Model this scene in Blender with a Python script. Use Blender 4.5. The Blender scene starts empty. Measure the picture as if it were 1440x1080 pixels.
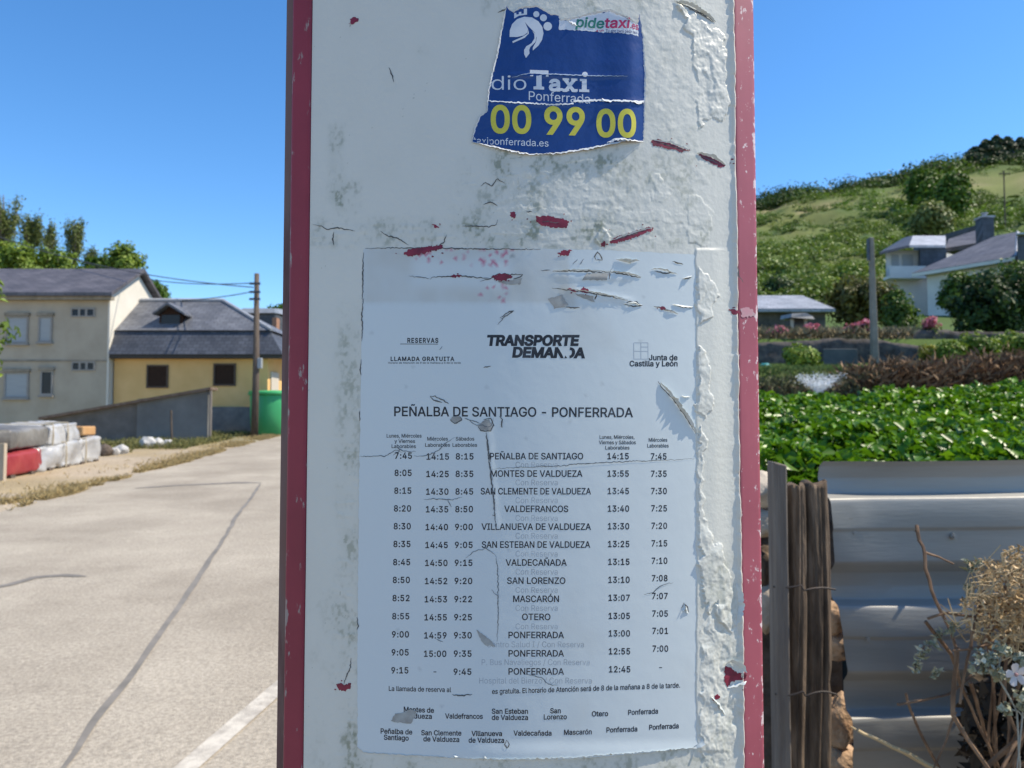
import bpy, bmesh, math, random
import numpy as np
from mathutils import Vector, Matrix, geometry
random.seed(7)
RNG = np.random.default_rng(7)
C = bpy.context.scene.collection
scn = bpy.context.scene

# ------------------------------------------------------------------ camera, world, sun, exposure
F = 1088.0                       # focal length in pixels of the 1440 x 1080 photograph
CAM = Vector((0, 0, 1.45))
PITCH = math.radians(2.6)
cd = bpy.data.cameras.new('camera')
cam = bpy.data.objects.new('camera', cd); C.objects.link(cam)
cd.sensor_width = 36.0
cd.lens = 36.0 * F / 1440.0
cd.clip_start = 0.02; cd.clip_end = 3000
cam.location = CAM
cam.rotation_euler = (math.pi / 2 + PITCH, 0, 0)
cd.dof.use_dof = True
cd.dof.focus_distance = 0.478
cd.dof.aperture_fstop = 19.0
scn.camera = cam

SUN_AZ, SUN_EL = math.radians(90), math.radians(52)
L = Vector((math.sin(SUN_AZ) * math.cos(SUN_EL), math.cos(SUN_AZ) * math.cos(SUN_EL), math.sin(SUN_EL)))
w = bpy.data.worlds.new('World'); scn.world = w; w.use_nodes = True
nt = w.node_tree; nt.nodes.clear()
sky = nt.nodes.new('ShaderNodeTexSky'); sky.sky_type = 'NISHITA'; sky.sun_disc = False
sky.sun_elevation = SUN_EL; sky.sun_rotation = SUN_AZ
sky.altitude = 800; sky.air_density = 1.0; sky.dust_density = 0.25; sky.ozone_density = 4.0
bg = nt.nodes.new('ShaderNodeBackground'); bg.inputs['Strength'].default_value = 0.15
wo = nt.nodes.new('ShaderNodeOutputWorld')
hs_ = nt.nodes.new('ShaderNodeHueSaturation'); hs_.inputs['Saturation'].default_value = 1.22   # clear deep-blue summer sky
nt.links.new(sky.outputs[0], hs_.inputs['Color']); nt.links.new(hs_.outputs[0], bg.inputs[0]); nt.links.new(bg.outputs[0], wo.inputs[0])
sd = bpy.data.lights.new('sun', 'SUN'); sd.energy = 4.2; sd.angle = math.radians(0.5); sd.color = (1.0, 0.90, 0.74)
so = bpy.data.objects.new('sun', sd); C.objects.link(so); so.location = (20, 0, 30)
so.rotation_euler = (-L).to_track_quat('-Z', 'Y').to_euler()
scn.view_settings.view_transform = 'Standard'; scn.view_settings.look = 'None'
scn.view_settings.exposure = 0.6; scn.view_settings.gamma = 1.0

# ------------------------------------------------------------------ helpers
def ray(px, py):
    a = (px - 720) / F; b = (540 - py) / F
    cp, sp = math.cos(PITCH), math.sin(PITCH)
    return a, cp - b * sp, sp + b * cp
def at(px, py, Y):
    """world point seen at photo pixel (px, py) at forward distance Y"""
    x, y, z = ray(px, py)
    return Vector((x / y * Y, Y, CAM.z + z / y * Y))
def sst(a, b, x):
    t = np.clip((np.asarray(x, float) - a) / (b - a), 0, 1); return t * t * (3 - 2 * t)

def _h(ix, iy, seed):
    n = (ix.astype(np.int64) * 374761393 + iy.astype(np.int64) * 668265263 + seed * 1442695041) & 0x7fffffff
    n = ((n ^ (n >> 13)) * 1274126177) & 0x7fffffff
    return ((n ^ (n >> 16)) & 0xffff) / 65535.0
def vn(x, y, seed=0):
    x = np.asarray(x, float); y = np.asarray(y, float)
    ix = np.floor(x); iy = np.floor(y); fx = x - ix; fy = y - iy
    fx = fx * fx * (3 - 2 * fx); fy = fy * fy * (3 - 2 * fy)
    a = _h(ix, iy, seed); b = _h(ix + 1, iy, seed); c = _h(ix, iy + 1, seed); d = _h(ix + 1, iy + 1, seed)
    return (a + (b - a) * fx) * (1 - fy) + (c + (d - c) * fx) * fy
def fbm(x, y, seed=0, o=4):
    r = 0; a = 0.5; s = 0
    for k in range(o):
        r = r + a * vn(np.asarray(x) * 2 ** k, np.asarray(y) * 2 ** k, seed + k * 17); s += a; a *= 0.5
    return r / s - 0.5
def ridged(x, y, seed=0, o=3):
    r = 0; a = 0.5
    for k in range(o):
        r = r + a * (1 - np.abs(2 * vn(np.asarray(x) * 2 ** k, np.asarray(y) * 2 ** k, seed + k * 31) - 1)); a *= 0.5
    return r
def inpoly(px, py, poly):
    px = np.asarray(px, float); py = np.asarray(py, float)
    r = np.zeros(px.shape, bool); n = len(poly); j = n - 1
    for i in range(n):
        xi, yi = poly[i]; xj, yj = poly[j]
        if yi != yj:
            r ^= ((yi > py) != (yj > py)) & (px < (xj - xi) * (py - yi) / (yj - yi) + xi)
        j = i
    return r
def boxm(px, py, x0, x1, y0, y1, s=10):
    return sst(x0 - s, x0 + s, px) * (1 - sst(x1 - s, x1 + s, px)) * sst(y0 - s, y0 + s, py) * (1 - sst(y1 - s, y1 + s, py))

BASE = {}
def tag(o, label=None, cat=None, group=None, kind=None):
    if label: o['label'] = label
    if cat: o['category'] = cat
    if group: o['group'] = group
    if kind: o['kind'] = kind
    return o
def thing(name, label, cat, loc=(0, 0, 0), group=None):
    o = bpy.data.objects.new(name, None); C.objects.link(o); o.empty_display_size = 0.1
    o.location = loc; BASE[o.name] = Vector(loc)
    return tag(o, label, cat, group)
def link_mesh(name, me, m, parent=None, smooth=False):
    if m is not None: me.materials.append(m)
    o = bpy.data.objects.new(name, me); C.objects.link(o)
    if parent is not None:
        o.parent = parent
        BASE[o.name] = BASE[parent.name]
    else:
        BASE[o.name] = Vector((0, 0, 0))
    if smooth:
        me.polygons.foreach_set('use_smooth', np.ones(len(me.polygons), bool))
    return o
def np_mesh(name, V, Fc, m, parent=None, smooth=False, attrs=None):
    """V (n,3) world coordinates, Fc (k,3|4) int array"""
    V = np.asarray(V, float)
    if parent is not None: V = V - np.array(BASE[parent.name])
    Fc = np.asarray(Fc, np.int32); k = Fc.shape[1]
    me = bpy.data.meshes.new(name)
    me.vertices.add(len(V)); me.vertices.foreach_set('co', V.astype(np.float32).ravel())
    me.loops.add(Fc.size); me.loops.foreach_set('vertex_index', Fc.ravel())
    me.polygons.add(len(Fc)); me.polygons.foreach_set('loop_start', np.arange(0, Fc.size, k, dtype=np.int32))
    me.update(calc_edges=True)
    for nm, a in (attrs or {}).items():
        a = np.asarray(a, np.float32)
        if a.ndim == 1:
            at_ = me.attributes.new(nm, 'FLOAT', 'POINT'); at_.data.foreach_set('value', a)
        else:
            at_ = me.attributes.new(nm, 'FLOAT_COLOR', 'POINT')
            at_.data.foreach_set('color', np.c_[a, np.ones(len(a))].astype(np.float32).ravel())
    return link_mesh(name, me, m, parent, smooth)

class MB:
    def __init__(s): s.v = []; s.f = []
    def add(s, vs, fs):
        n = len(s.v); s.v += [Vector(v) for v in vs]; s.f += [tuple(i + n for i in f) for f in fs]; return s
    def hexa(s, p):           # 8 points: bottom ring 0-3, top ring 4-7
        return s.add(p, [(0, 3, 2, 1), (4, 5, 6, 7), (0, 1, 5, 4), (1, 2, 6, 5), (2, 3, 7, 6), (3, 0, 4, 7)])
    def box(s, x0, x1, y0, y1, z0, z1):
        return s.hexa([(x0, y0, z0), (x1, y0, z0), (x1, y1, z0), (x0, y1, z0), (x0, y0, z1), (x1, y0, z1), (x1, y1, z1), (x0, y1, z1)])
    def prism(s, poly, vec):  # 3-D polygon swept along vec
        n = len(poly); vec = Vector(vec); a = [Vector(p) for p in poly]
        return s.add(a + [p + vec for p in a], [tuple(range(n))[::-1], tuple(range(n, 2 * n))] + [(i, (i + 1) % n, n + (i + 1) % n, n + i) for i in range(n)])
    def tube(s, pts, rad, n=7, wob=0.0):
        pts = [Vector(p) for p in pts]; k = len(pts)
        if not hasattr(rad, '__len__'): rad = [rad] * k
        vs = []; fs = []; u = None
        for i, p in enumerate(pts):
            t = (pts[min(i + 1, k - 1)] - pts[max(i - 1, 0)]).normalized()
            if u is None:
                u = t.orthogonal().normalized()
            u = (u - t * u.dot(t)).normalized(); v = t.cross(u)
            for j in range(n):
                a = 2 * math.pi * j / n
                r = rad[i] * (1 + wob * random.uniform(-1, 1))
                vs.append(p + (u * math.cos(a) + v * math.sin(a)) * r)
        for i in range(k - 1):
            for j in range(n):
                fs.append((i * n + j, i * n + (j + 1) % n, (i + 1) * n + (j + 1) % n, (i + 1) * n + j))
        fs.append(tuple(range(n))[::-1]); fs.append(tuple((k - 1) * n + j for j in range(n)))
        return s.add(vs, fs)
    def lathe(s, prof, c, n=24, wob=0):
        c = Vector(c); vs = []; fs = []; k = len(prof)
        for r, z in prof:
            for j in range(n):
                a = 2 * math.pi * j / n
                vs.append(c + Vector((r * math.cos(a), r * math.sin(a), z)))
        for i in range(k - 1):
            for j in range(n):
                fs.append((i * n + j, i * n + (j + 1) % n, (i + 1) * n + (j + 1) % n, (i + 1) * n + j))
        fs.append(tuple(range(n))[::-1]); fs.append(tuple((k - 1) * n + j for j in range(n)))
        return s.add(vs, fs)
    def rock(s, c, size, seed=0, sub=2, rough=0.35):
        b = bmesh.new(); bmesh.ops.create_icosphere(b, subdivisions=sub, radius=1.0)
        from mathutils import noise
        vs = []
        for v in b.verts:
            d = v.co.normalized(); q = 1 + rough * noise.noise(d * 1.6 + Vector((seed * 7.3, seed, 0))) + rough * .5 * noise.noise(d * 4 + Vector((0, seed * 3.1, 5)))
            vs.append(Vector(c) + Vector((d.x * size[0], d.y * size[1], d.z * size[2])) * q)
        fs = [tuple(v.index for v in f.verts) for f in b.faces]; b.free()
        return s.add(vs, fs)
    def build(s, name, m, parent=None, smooth=False, bevel=0.0):
        me = bpy.data.meshes.new(name)
        b0 = BASE[parent.name] if parent is not None else Vector((0, 0, 0))
        me.from_pydata([tuple(v - b0) for v in s.v], [], s.f); me.update()
        bm = bmesh.new(); bm.from_mesh(me); bmesh.ops.recalc_face_normals(bm, faces=bm.faces); bm.to_mesh(me); bm.free()
        o = link_mesh(name, me, m, parent, smooth)
        if bevel:
            md = o.modifiers.new('bevel', 'BEVEL'); md.width = bevel; md.segments = 2; md.limit_method = 'ANGLE'
        return o

# ------------------------------------------------------------------ materials
def mat(name, c1, c2=None, scale=5.0, rough=0.7, bump=0.0, bscale=30.0, metal=0.0, spec=0.4, detail=5, c3=None, stretch=None, attr=None, transl=0.0, lo=0.35, hi=0.65, rvar=0.0):
    m = bpy.data.materials.new(name); m.use_nodes = True
    t = m.node_tree; t.nodes.clear(); N = t.nodes.new; K = t.links.new
    out = N('ShaderNodeOutputMaterial'); p = N('ShaderNodeBsdfPrincipled')
    p.inputs['Roughness'].default_value = rough; p.inputs['Metallic'].default_value = metal
    p.inputs['Specular IOR Level'].default_value = spec
    tc = N('ShaderNodeTexCoord'); mp = N('ShaderNodeMapping')
    if stretch: mp.inputs['Scale'].default_value = stretch
    K(tc.outputs['Object'], mp.inputs['Vector'])
    col = None
    if c2 is None and attr is None:
        p.inputs['Base Color'].default_value = (*c1, 1)
    else:
        r = N('ShaderNodeValToRGB'); r.color_ramp.elements[0].position = lo; r.color_ramp.elements[1].position = hi
        r.color_ramp.elements[0].color = (*c1, 1); r.color_ramp.elements[1].color = (*(c2 or c1), 1)
        if c3:
            e = r.color_ramp.elements.new((lo + hi) / 2); e.color = (*c3, 1)
        if attr:
            a = N('ShaderNodeAttribute'); a.attribute_name = attr; K(a.outputs['Fac'], r.inputs[0])
            r.color_ramp.elements[0].position = 0.0; r.color_ramp.elements[-1].position = 1.0
        else:
            nz = N('ShaderNodeTexNoise'); nz.inputs['Scale'].default_value = scale; nz.inputs['Detail'].default_value = detail
            nz.inputs['Roughness'].default_value = 0.6
            K(mp.outputs[0], nz.inputs['Vector']); K(nz.outputs['Fac'], r.inputs[0])
        K(r.outputs[0], p.inputs['Base Color']); col = r.outputs[0]
    if bump:
        bz = N('ShaderNodeTexNoise'); bz.inputs['Scale'].default_value = bscale; bz.inputs['Detail'].default_value = 4
        K(mp.outputs[0], bz.inputs['Vector'])
        b = N('ShaderNodeBump'); b.inputs['Strength'].default_value = bump; b.inputs['Distance'].default_value = 0.02
        K(bz.outputs['Fac'], b.inputs['Height']); K(b.outputs[0], p.inputs['Normal'])
    if transl:
        tr = N('ShaderNodeBsdfTranslucent'); mx = N('ShaderNodeMixShader'); mx.inputs[0].default_value = transl
        if col is not None: K(col, tr.inputs[0])
        else: tr.inputs[0].default_value = (*c1, 1)
        K(p.outputs[0], mx.inputs[1]); K(tr.outputs[0], mx.inputs[2]); K(mx.outputs[0], out.inputs[0])
    else:
        K(p.outputs[0], out.inputs[0])
    return m
def slate_mat(name, c1, c2, bw=0.35, rh=0.22, c3=(0.2, 0.2, 0.2), rough=0.55):
    """slate courses: brick pattern over object coordinates, with random slates"""
    m = mat(name, c1, c2, scale=1.3, rough=rough, spec=0.5)
    t = m.node_tree; p = next(n for n in t.nodes if n.type == 'BSDF_PRINCIPLED')
    src = p.inputs['Base Color'].links[0].from_socket
    tc = next(n for n in t.nodes if n.type == 'TEX_COORD')
    sx = t.nodes.new('ShaderNodeSeparateXYZ'); cb = t.nodes.new('ShaderNodeCombineXYZ')
    ad = t.nodes.new('ShaderNodeMath'); ad.operation = 'ADD'
    t.links.new(tc.outputs['Object'], sx.inputs[0]); t.links.new(sx.outputs[0], cb.inputs[0])
    t.links.new(sx.outputs[1], ad.inputs[0]); t.links.new(sx.outputs[2], ad.inputs[1]); t.links.new(ad.outputs[0], cb.inputs[1])
    b = t.nodes.new('ShaderNodeTexBrick'); b.inputs['Scale'].default_value = 1.0
    b.inputs['Brick Width'].default_value = bw; b.inputs['Row Height'].default_value = rh; b.inputs['Mortar Size'].default_value = 0.012
    b.inputs['Color1'].default_value = (0.8, 0.8, 0.8, 1); b.inputs['Color2'].default_value = (1.2, 1.2, 1.2, 1); b.inputs['Mortar'].default_value = (0.45, 0.45, 0.45, 1)
    t.links.new(cb.outputs[0], b.inputs['Vector'])
    mx = t.nodes.new('ShaderNodeMix'); mx.data_type = 'RGBA'; mx.blend_type = 'MULTIPLY'; mx.inputs[0].default_value = 1
    t.links.new(src, mx.inputs[6]); t.links.new(b.outputs[0], mx.inputs[7]); t.links.new(mx.outputs[2], p.inputs['Base Color'])
    return m

# ------------------------------------------------------------------ leaves
def leaf_arrays(c, n, size, asp=0.55, fold=0.25):
    """one folded four-point leaf per centre"""
    N = len(c); n = n / np.maximum(np.linalg.norm(n, axis=1, keepdims=True), 1e-6)
    r = RNG.normal(size=(N, 3)); u = np.cross(n, r); u /= np.maximum(np.linalg.norm(u, axis=1, keepdims=True), 1e-6)
    v = np.cross(n, u); s = size[:, None]
    V = np.stack([c - u * s * .5, c + v * s * asp * .5 + n * s * fold * .5 - u * s * .05, c + u * s * .5 - n * s * .1, c - v * s * asp * .5 + n * s * fold * .5 - u * s * .05], 1).reshape(-1, 3)
    b = np.arange(N)[:, None] * 4
    Fc = np.concatenate([b + [0, 1, 2], b + [0, 2, 3]], 1).reshape(-1, 3)
    return V, Fc
def leaf_obj(name, c, n, size, m, parent=None, asp=0.55, tint=None, fold=0.25):
    V, Fc = leaf_arrays(c, n, size, asp, fold)
    t = RNG.random(len(c)) if tint is None else tint
    return np_mesh(name, V, Fc, m, parent, attrs={'tint': np.repeat(t, 4)})
def crown_points(center, rad, nclump, per, spread, shell=0.75, flat=1.0):
    center = np.array(center); rad = np.array(rad)
    d = RNG.normal(size=(nclump, 3)); d /= np.linalg.norm(d, axis=1, keepdims=True)
    rr = RNG.random(nclump) ** 0.45
    cc = d * rr[:, None] * rad
    P = []; Nn = []; T = []
    for k in range(nclump):
        q = int(per * RNG.uniform(.6, 1.4)); sp = spread * RNG.uniform(.6, 1.3)
        o = RNG.normal(size=(q, 3)); o /= np.linalg.norm(o, axis=1, keepdims=True)
        o = o * (RNG.random(q) ** .4)[:, None] * sp * np.array([1, 1, flat])
        P.append(cc[k] + o); Nn.append(o / sp * 0.8 + d[k] * .5 + np.array([0, 0, .35]) + RNG.normal(size=(q, 3)) * .45)
        T.append(np.clip(RNG.normal(RNG.uniform(.25, .75), .18, q), 0, 1))
    return np.concatenate(P) + center, np.concatenate(Nn), np.concatenate(T), cc + center
def tree(name, label, cat, base, crown_c, rad, m_leaf, m_bark, nclump=40, per=60, spread=.4, size=.2, trunk_r=.12, group=None, limbs=10, shell=.75, asp=.6, flat=1.0):
    root = thing(name, label, cat, tuple(base), group)
    P, Nn, T, cc = crown_points(crown_c, rad, nclump, per, spread, shell, flat)
    leaf_obj('crown', P, Nn, size * RNG.uniform(.6, 1.3, len(P)), m_leaf, root, asp, T)
    b = Vector(base); c = Vector(crown_c); top = c + Vector((0, 0, rad[2] * .55))
    mb = MB(); k = 7
    pts = [b.lerp(top, i / (k - 1)) + Vector((random.uniform(-1, 1), random.uniform(-1, 1), 0)) * trunk_r * (.5 if i else 0) for i in range(k)]
    pts[0].z -= .15
    mb.tube(pts, [trunk_r * (1.25 - 1.1 * i / (k - 1)) for i in range(k)], 8)
    idx = RNG.permutation(len(cc))[:limbs]
    for i in idx:
        e = Vector(cc[i]); f = min(.9, max(.25, (e.z - b.z) / max(.1, top.z - b.z) - .2)); s = b.lerp(top, f)
        mb.tube([s, s.lerp(e, .5) + Vector((0, 0, -.04)), e], [trunk_r * .4, trunk_r * .25, trunk_r * .08], 5)
    mb.build('trunk', m_bark, root, True)
    return root

# ------------------------------------------------------------------ the post: a convex metal column, surface coordinates (s, z)
R = 0.40; BETA = math.radians(2.8)
PC = np.array([0.007 - R * math.sin(BETA), 0.48 + R * math.cos(BETA)])
def px2sz(px, py):
    px = np.asarray(px, float); py = np.asarray(py, float)
    x, y, z = ray(px, py)
    A = x * x + y * y; B = -2 * (x * PC[0] + y * PC[1]); Cc = PC @ PC - R * R
    D = np.maximum(B * B - 4 * A * Cc, 0); t = (-B - np.sqrt(D)) / (2 * A)
    X = x * t - PC[0]; Y = y * t - PC[1]
    ang = np.arctan2(X, -Y)
    return (ang - BETA) * R, CAM.z + z * t
def surf(s, z, h=0.0):
    a = BETA + np.asarray(s, float) / R; r = R + h
    return np.stack([PC[0] + r * np.sin(a), PC[1] - r * np.cos(a), np.broadcast_to(z, a.shape) + 0 * a], -1)
def proj(P):
    d = P - np.array(CAM); cp, sp = math.cos(PITCH), math.sin(PITCH)
    f = d[..., 1] * cp + d[..., 2] * sp; u = -d[..., 1] * sp + d[..., 2] * cp
    return 720 + F * d[..., 0] / f, 540 - F * u / f
def onpost(px, py, h=0.0):
    s, z = px2sz(px, py); return surf(s, z, h)

S_L0, S_L1 = float(px2sz(404, 540)[0]), float(px2sz(434, 540)[0])     # left red band
S_R0, S_R1 = float(px2sz(1037, 540)[0]), float(px2sz(1069, 540)[0])   # right red band
S_VE = float(px2sz(1035.5, 540)[0])                                   # right edge of the vinyl skin
XE_X, XE_Y = proj(surf(np.full(40, S_VE), np.linspace(1.75, 1.15, 40)))
FLAPS = [  # polygon on the post, height mm, roughness mm, cell size px
    ([(952, 6), (975, 22), (998, 40), (1012, 42), (1018, 62), (1020, 95), (1024, 150), (1014, 172), (1000, 166), (985, 178), (978, 120), (976, 60)], 1.1, 1.1, 22),
    ([(980, 372), (989, 383), (999, 396), (1009, 408), (1006, 425), (1000, 432), (999, 446), (985, 456), (980, 440)], 0.9, .6, 14),
    ([(981, 487), (990, 500), (1000, 514), (999, 548), (998, 578), (990, 587), (981, 580)], 1.2, .5, 14),
    ([(981, 596), (992, 612), (990, 642), (986, 690), (990, 722), (1003, 757), (1010, 770), (1026, 815), (1036, 850), (1030, 892), (1012, 872), (1003, 840), (996, 868), (984, 800), (981, 700)], 1.5, .9, 24),
    ([(984, 880), (1004, 850), (1044, 862), (1045, 1000), (1034, 1035), (1012, 1100), (985, 1100)], .5, .8, 13),
    ([(724, 290), (850, 294), (998, 300), (997, 318), (850, 312), (722, 306)], .22, .05, 9),
    ([(966, 274), (985, 276), (988, 288), (1000, 292), (996, 345), (966, 343)], .3, .15, 9),
    ([(912, 250), (925, 246), (945, 270), (935, 288), (916, 286)], .25, .25, 10),
    ([(846, 322), (834, 338), (852, 346), (860, 330)], .9, .5, 10),
]
def hV(px, py):
    """height in metres of the white vinyl skin over the metal, from photo-pixel coordinates on the skin"""
    h = 0.35 * fbm(px / 160, py / 160, 3, 2)
    page = boxm(px, py, 508, 980, 350, 1062, 3)
    m1 = np.clip(np.maximum(boxm(px, py, 890, 985, -80, 350, 14), boxm(px, py, 720, 1000, 222, 346, 22)), 0, 1)
    m1 = m1 * sst(-.25, .1, fbm(px / 70, py / 70, 5, 3) + .12)
    h = h + m1 * (.46 * fbm(px / 8, py / 9, 11, 4) + .26 * ridged(px / 22, py / 18, 12, 3))
    m2 = np.maximum(boxm(px, py, 440, 1000, 316, 346, 6), boxm(px, py, 650, 880, 225, 345, 20)) * .8
    m2 = np.maximum(m2, boxm(px, py, 470, 506, 620, 1100, 14) * .7)
    m2 = np.maximum(m2, boxm(px, py, 700, 880, -80, 12, 8))
    cr = np.clip(ridged(px / 30, py / 17, 21, 3) - .62, 0, 1)
    h = h + m2 * (1.1 * cr + .12 * fbm(px / 6, py / 6, 23, 2))
    h = h + .05 * fbm(px / 10, py / 10, 33, 2) * boxm(px, py, 980, 1040, -80, 1100, 8)
    h = h * (1 - .95 * page)
    # the skin right of the timetable lies over its edge
    h = h + .75 * sst(977.5, 980, px + 1.2 * fbm(py / 14, py / 90, 41, 3) * 4) * (1 - sst(1000, 1028, px)) * boxm(px, py, 900, 1100, 350, 1056, 3)
    for k, (poly, hh, rg, cell) in enumerate(FLAPS):
        jx = px + 16 * fbm(px / 13, py / 13, 60 + k, 4); jy = py + 16 * fbm(px / 13, py / 13, 80 + k, 4)
        m = inpoly(jx, jy, poly)
        h = h + m * (hh * .55 + rg * 2.2 * fbm(jx / cell, py / (cell * 1.5), 50 + k, 4) + rg * 1.3 * (ridged(jx / cell, jy / (cell * 2.2), 70 + k, 3) - .45) + rg * .5 * fbm(px / 5, py / 5, 90 + k, 3))
    # the skin's right edge curls up from the red metal
    xe = np.interp(py, XE_Y, XE_X)
    h = h + (px > 1000) * (.7 * np.exp(-np.clip((xe - px) / 9.0, 0, 9) ** 2) + 2.0 * np.exp(-np.clip((xe - px) / (2.2 + 1.5 * fbm(py / 60, py / 300, 91, 4)), 0, 9) ** 2)) * (.8 + .9 * fbm(py / 75, py / 200, 92, 3) + .7 * fbm(py / 9, py / 50, 93, 3))
    return h * 1e-3
def dirtV(px, py):
    a = fbm(px / 26, py / 40, 101, 5); b = fbm(px / 4.5, py / 6, 102, 5); c = ridged(px / 30, py / 18, 103, 4)
    d = sst(.0, .34, b + .55 * a) * .8 + .22
    g = boxm(px, py, 462, 484, 175, 285, 7) * .8 + boxm(px, py, 472, 506, 255, 300, 8) * .7
    g = g + boxm(px, py, 440, 1000, 308, 347, 8) * .5 + boxm(px, py, 640, 760, 215, 345, 25) * .45 + boxm(px, py, 700, 1000, 225, 345, 25) * .28
    g = g + boxm(px, py, 476, 508, 420, 1100, 12) * .5 + boxm(px, py, 440, 508, 830, 1100, 25) * .22 + boxm(px, py, 670, 900, 190, 240, 12) * .6
    g = g + boxm(px, py, 500, 1000, 1052, 1100, 6) * .5 + boxm(px, py, 680, 985, -80, 22, 8) * .45 + boxm(px, py, 985, 1046, 770, 1110, 10) * .3
    g = g + boxm(px, py, 560, 600, 30, 75, 9) * .2 + boxm(px, py, 905, 985, -80, 345, 10) * .12
    g = .85 * g * (.45 + 1.1 * sst(-.15, .2, a))
    sp = (vn(px / 2.6, py / 2.6, 111) > .985) * .9 * (vn(px / 60, py / 60, 112) > .45)
    fine = sst(.80, .9, c) * .5
    return np.clip(g * (d + fine) + sp * .7 + .10 * (a + .1), 0, 1)

m_red = mat('red_enamel', (0.26, 0.055, 0.10), (0.21, 0.04, 0.075), scale=9, rough=0.42, bump=.06, bscale=60, spec=.5)
def add_wear(m, wear, th=.70, sc=60, str_=(1, 1, .35)):
    t = m.node_tree; p = next(n for n in t.nodes if n.type == 'BSDF_PRINCIPLED'); src = p.inputs['Base Color'].links[0].from_socket
    tc = next(n for n in t.nodes if n.type == 'TEX_COORD')
    mp = t.nodes.new('ShaderNodeMapping'); mp.inputs['Scale'].default_value = str_
    nz = t.nodes.new('ShaderNodeTexNoise'); nz.inputs['Scale'].default_value = sc; nz.inputs['Detail'].default_value = 6; nz.inputs['Roughness'].default_value = .65
    at_ = t.nodes.new('ShaderNodeAttribute'); at_.attribute_name = 'wear'
    ad = t.nodes.new('ShaderNodeMath'); ad.operation = 'ADD'
    r = t.nodes.new('ShaderNodeValToRGB'); r.color_ramp.elements[0].position = th; r.color_ramp.elements[1].position = th + .05
    t.links.new(tc.outputs['Object'], mp.inputs[0]); t.links.new(mp.outputs[0], nz.inputs['Vector'])
    t.links.new(nz.outputs['Fac'], ad.inputs[0]); t.links.new(at_.outputs['Fac'], ad.inputs[1]); t.links.new(ad.outputs[0], r.inputs[0])
    mx = t.nodes.new('ShaderNodeMix'); mx.data_type = 'RGBA'; mx.inputs[7].default_value = (*wear, 1)
    t.links.new(r.outputs[0], mx.inputs[0]); t.links.new(src, mx.inputs[6]); t.links.new(mx.outputs[2], p.inputs['Base Color'])
    return m
m_redL = add_wear(mat('red_paint_scratched', (0.27, 0.036, 0.056), (0.22, 0.03, 0.046), scale=14, rough=.5, spec=.3), (0.30, 0.24, 0.22), th=.63, sc=150)
m_redR = add_wear(mat('red_paint_faded', (0.37, 0.085, 0.115), (0.30, 0.065, 0.09), scale=12, rough=.5, spec=.5), (0.62, 0.5, 0.5), th=.62, sc=210, str_=(1, 1, .7))
m_body = mat('weathered_brown_metal', (0.17, 0.085, 0.07), (0.09, 0.035, 0.035), scale=40, rough=.6, stretch=(1, 1, .15), c3=(.16, .1, .09))

def mixattr(name, base, dirt, rough=.45, c_attr='dirt', bump=0.0, bscale=400, extra=None, spec=.5):
    m = bpy.data.materials.new(name); m.use_nodes = True; t = m.node_tree; p = t.nodes['Principled BSDF']
    p.inputs['Roughness'].default_value = rough; p.inputs['Specular IOR Level'].default_value = spec
    a = t.nodes.new('ShaderNodeAttribute'); a.attribute_name = c_attr
    mx = t.nodes.new('ShaderNodeMix'); mx.data_type = 'RGBA'; mx.inputs[6].default_value = (*base, 1); mx.inputs[7].default_value = (*dirt, 1)
    t.links.new(a.outputs['Fac'], mx.inputs[0]); last = mx.outputs[2]
    if extra:
        for an, cc in extra:
            a2 = t.nodes.new('ShaderNodeAttribute'); a2.attribute_name = an
            m2 = t.nodes.new('ShaderNodeMix'); m2.data_type = 'RGBA'; m2.inputs[7].default_value = (*cc, 1)
            t.links.new(a2.outputs['Fac'], m2.inputs[0]); t.links.new(last, m2.inputs[6]); last = m2.outputs[2]
    t.links.new(last, p.inputs['Base Color'])
    if bump:
        tc = t.nodes.new('ShaderNodeTexCoord'); nz = t.nodes.new('ShaderNodeTexNoise'); nz.inputs['Scale'].default_value = bscale; nz.inputs['Detail'].default_value = 3
        b = t.nodes.new('ShaderNodeBump'); b.inputs['Strength'].default_value = bump; b.inputs['Distance'].default_value = .001
        t.links.new(tc.outputs['Object'], nz.inputs['Vector']); t.links.new(nz.outputs['Fac'], b.inputs['Height']); t.links.new(b.outputs[0], p.inputs['Normal'])
    return m
m_vinyl = mixattr('white_vinyl', (0.61, 0.605, 0.54), (0.27, 0.285, 0.215), rough=.38, bump=.25, bscale=300)
m_page = mixattr('timetable_paper', (0.56, 0.615, 0.625), (0.47, 0.475, 0.44), rough=.34, extra=[('pink', (0.45, 0.08, 0.16)), ('ink', (.09, .1, .11))], bump=.12, bscale=120)
m_cream = mat('cream_vinyl_edge', (0.74, 0.66, 0.56), (0.62, 0.5, 0.42), scale=60, rough=.5)
m_lip = mat('torn_vinyl_lip', (0.62, 0.66, 0.66), (0.5, 0.53, 0.5), scale=90, rough=.5)
m_tear = mat('bared_red_metal', (0.24, 0.018, 0.045), (0.13, 0.012, 0.03), scale=120, rough=.5)
m_hole = mat('bared_grey_layer', (0.26, 0.25, 0.23), (0.36, 0.37, 0.35), scale=160, rough=.7)
m_dark = mat('crack_dirt', (0.06, 0.062, 0.065), (0.13, 0.13, 0.125), scale=200, rough=.8)
m_thin = mat('hairline_crack', (0.16, 0.18, 0.20), (0.1, 0.11, 0.12), scale=200, rough=.8)
m_ink = mat('black_ink', (0.012, 0.014, 0.022), (0.075, 0.085, 0.10), scale=55, rough=.45, lo=.5, hi=.78, detail=7)
m_grey_ink = mat('grey_ink', (0.25, 0.28, 0.31), (0.42, 0.46, 0.49), scale=70, rough=.5, detail=7)
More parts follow.
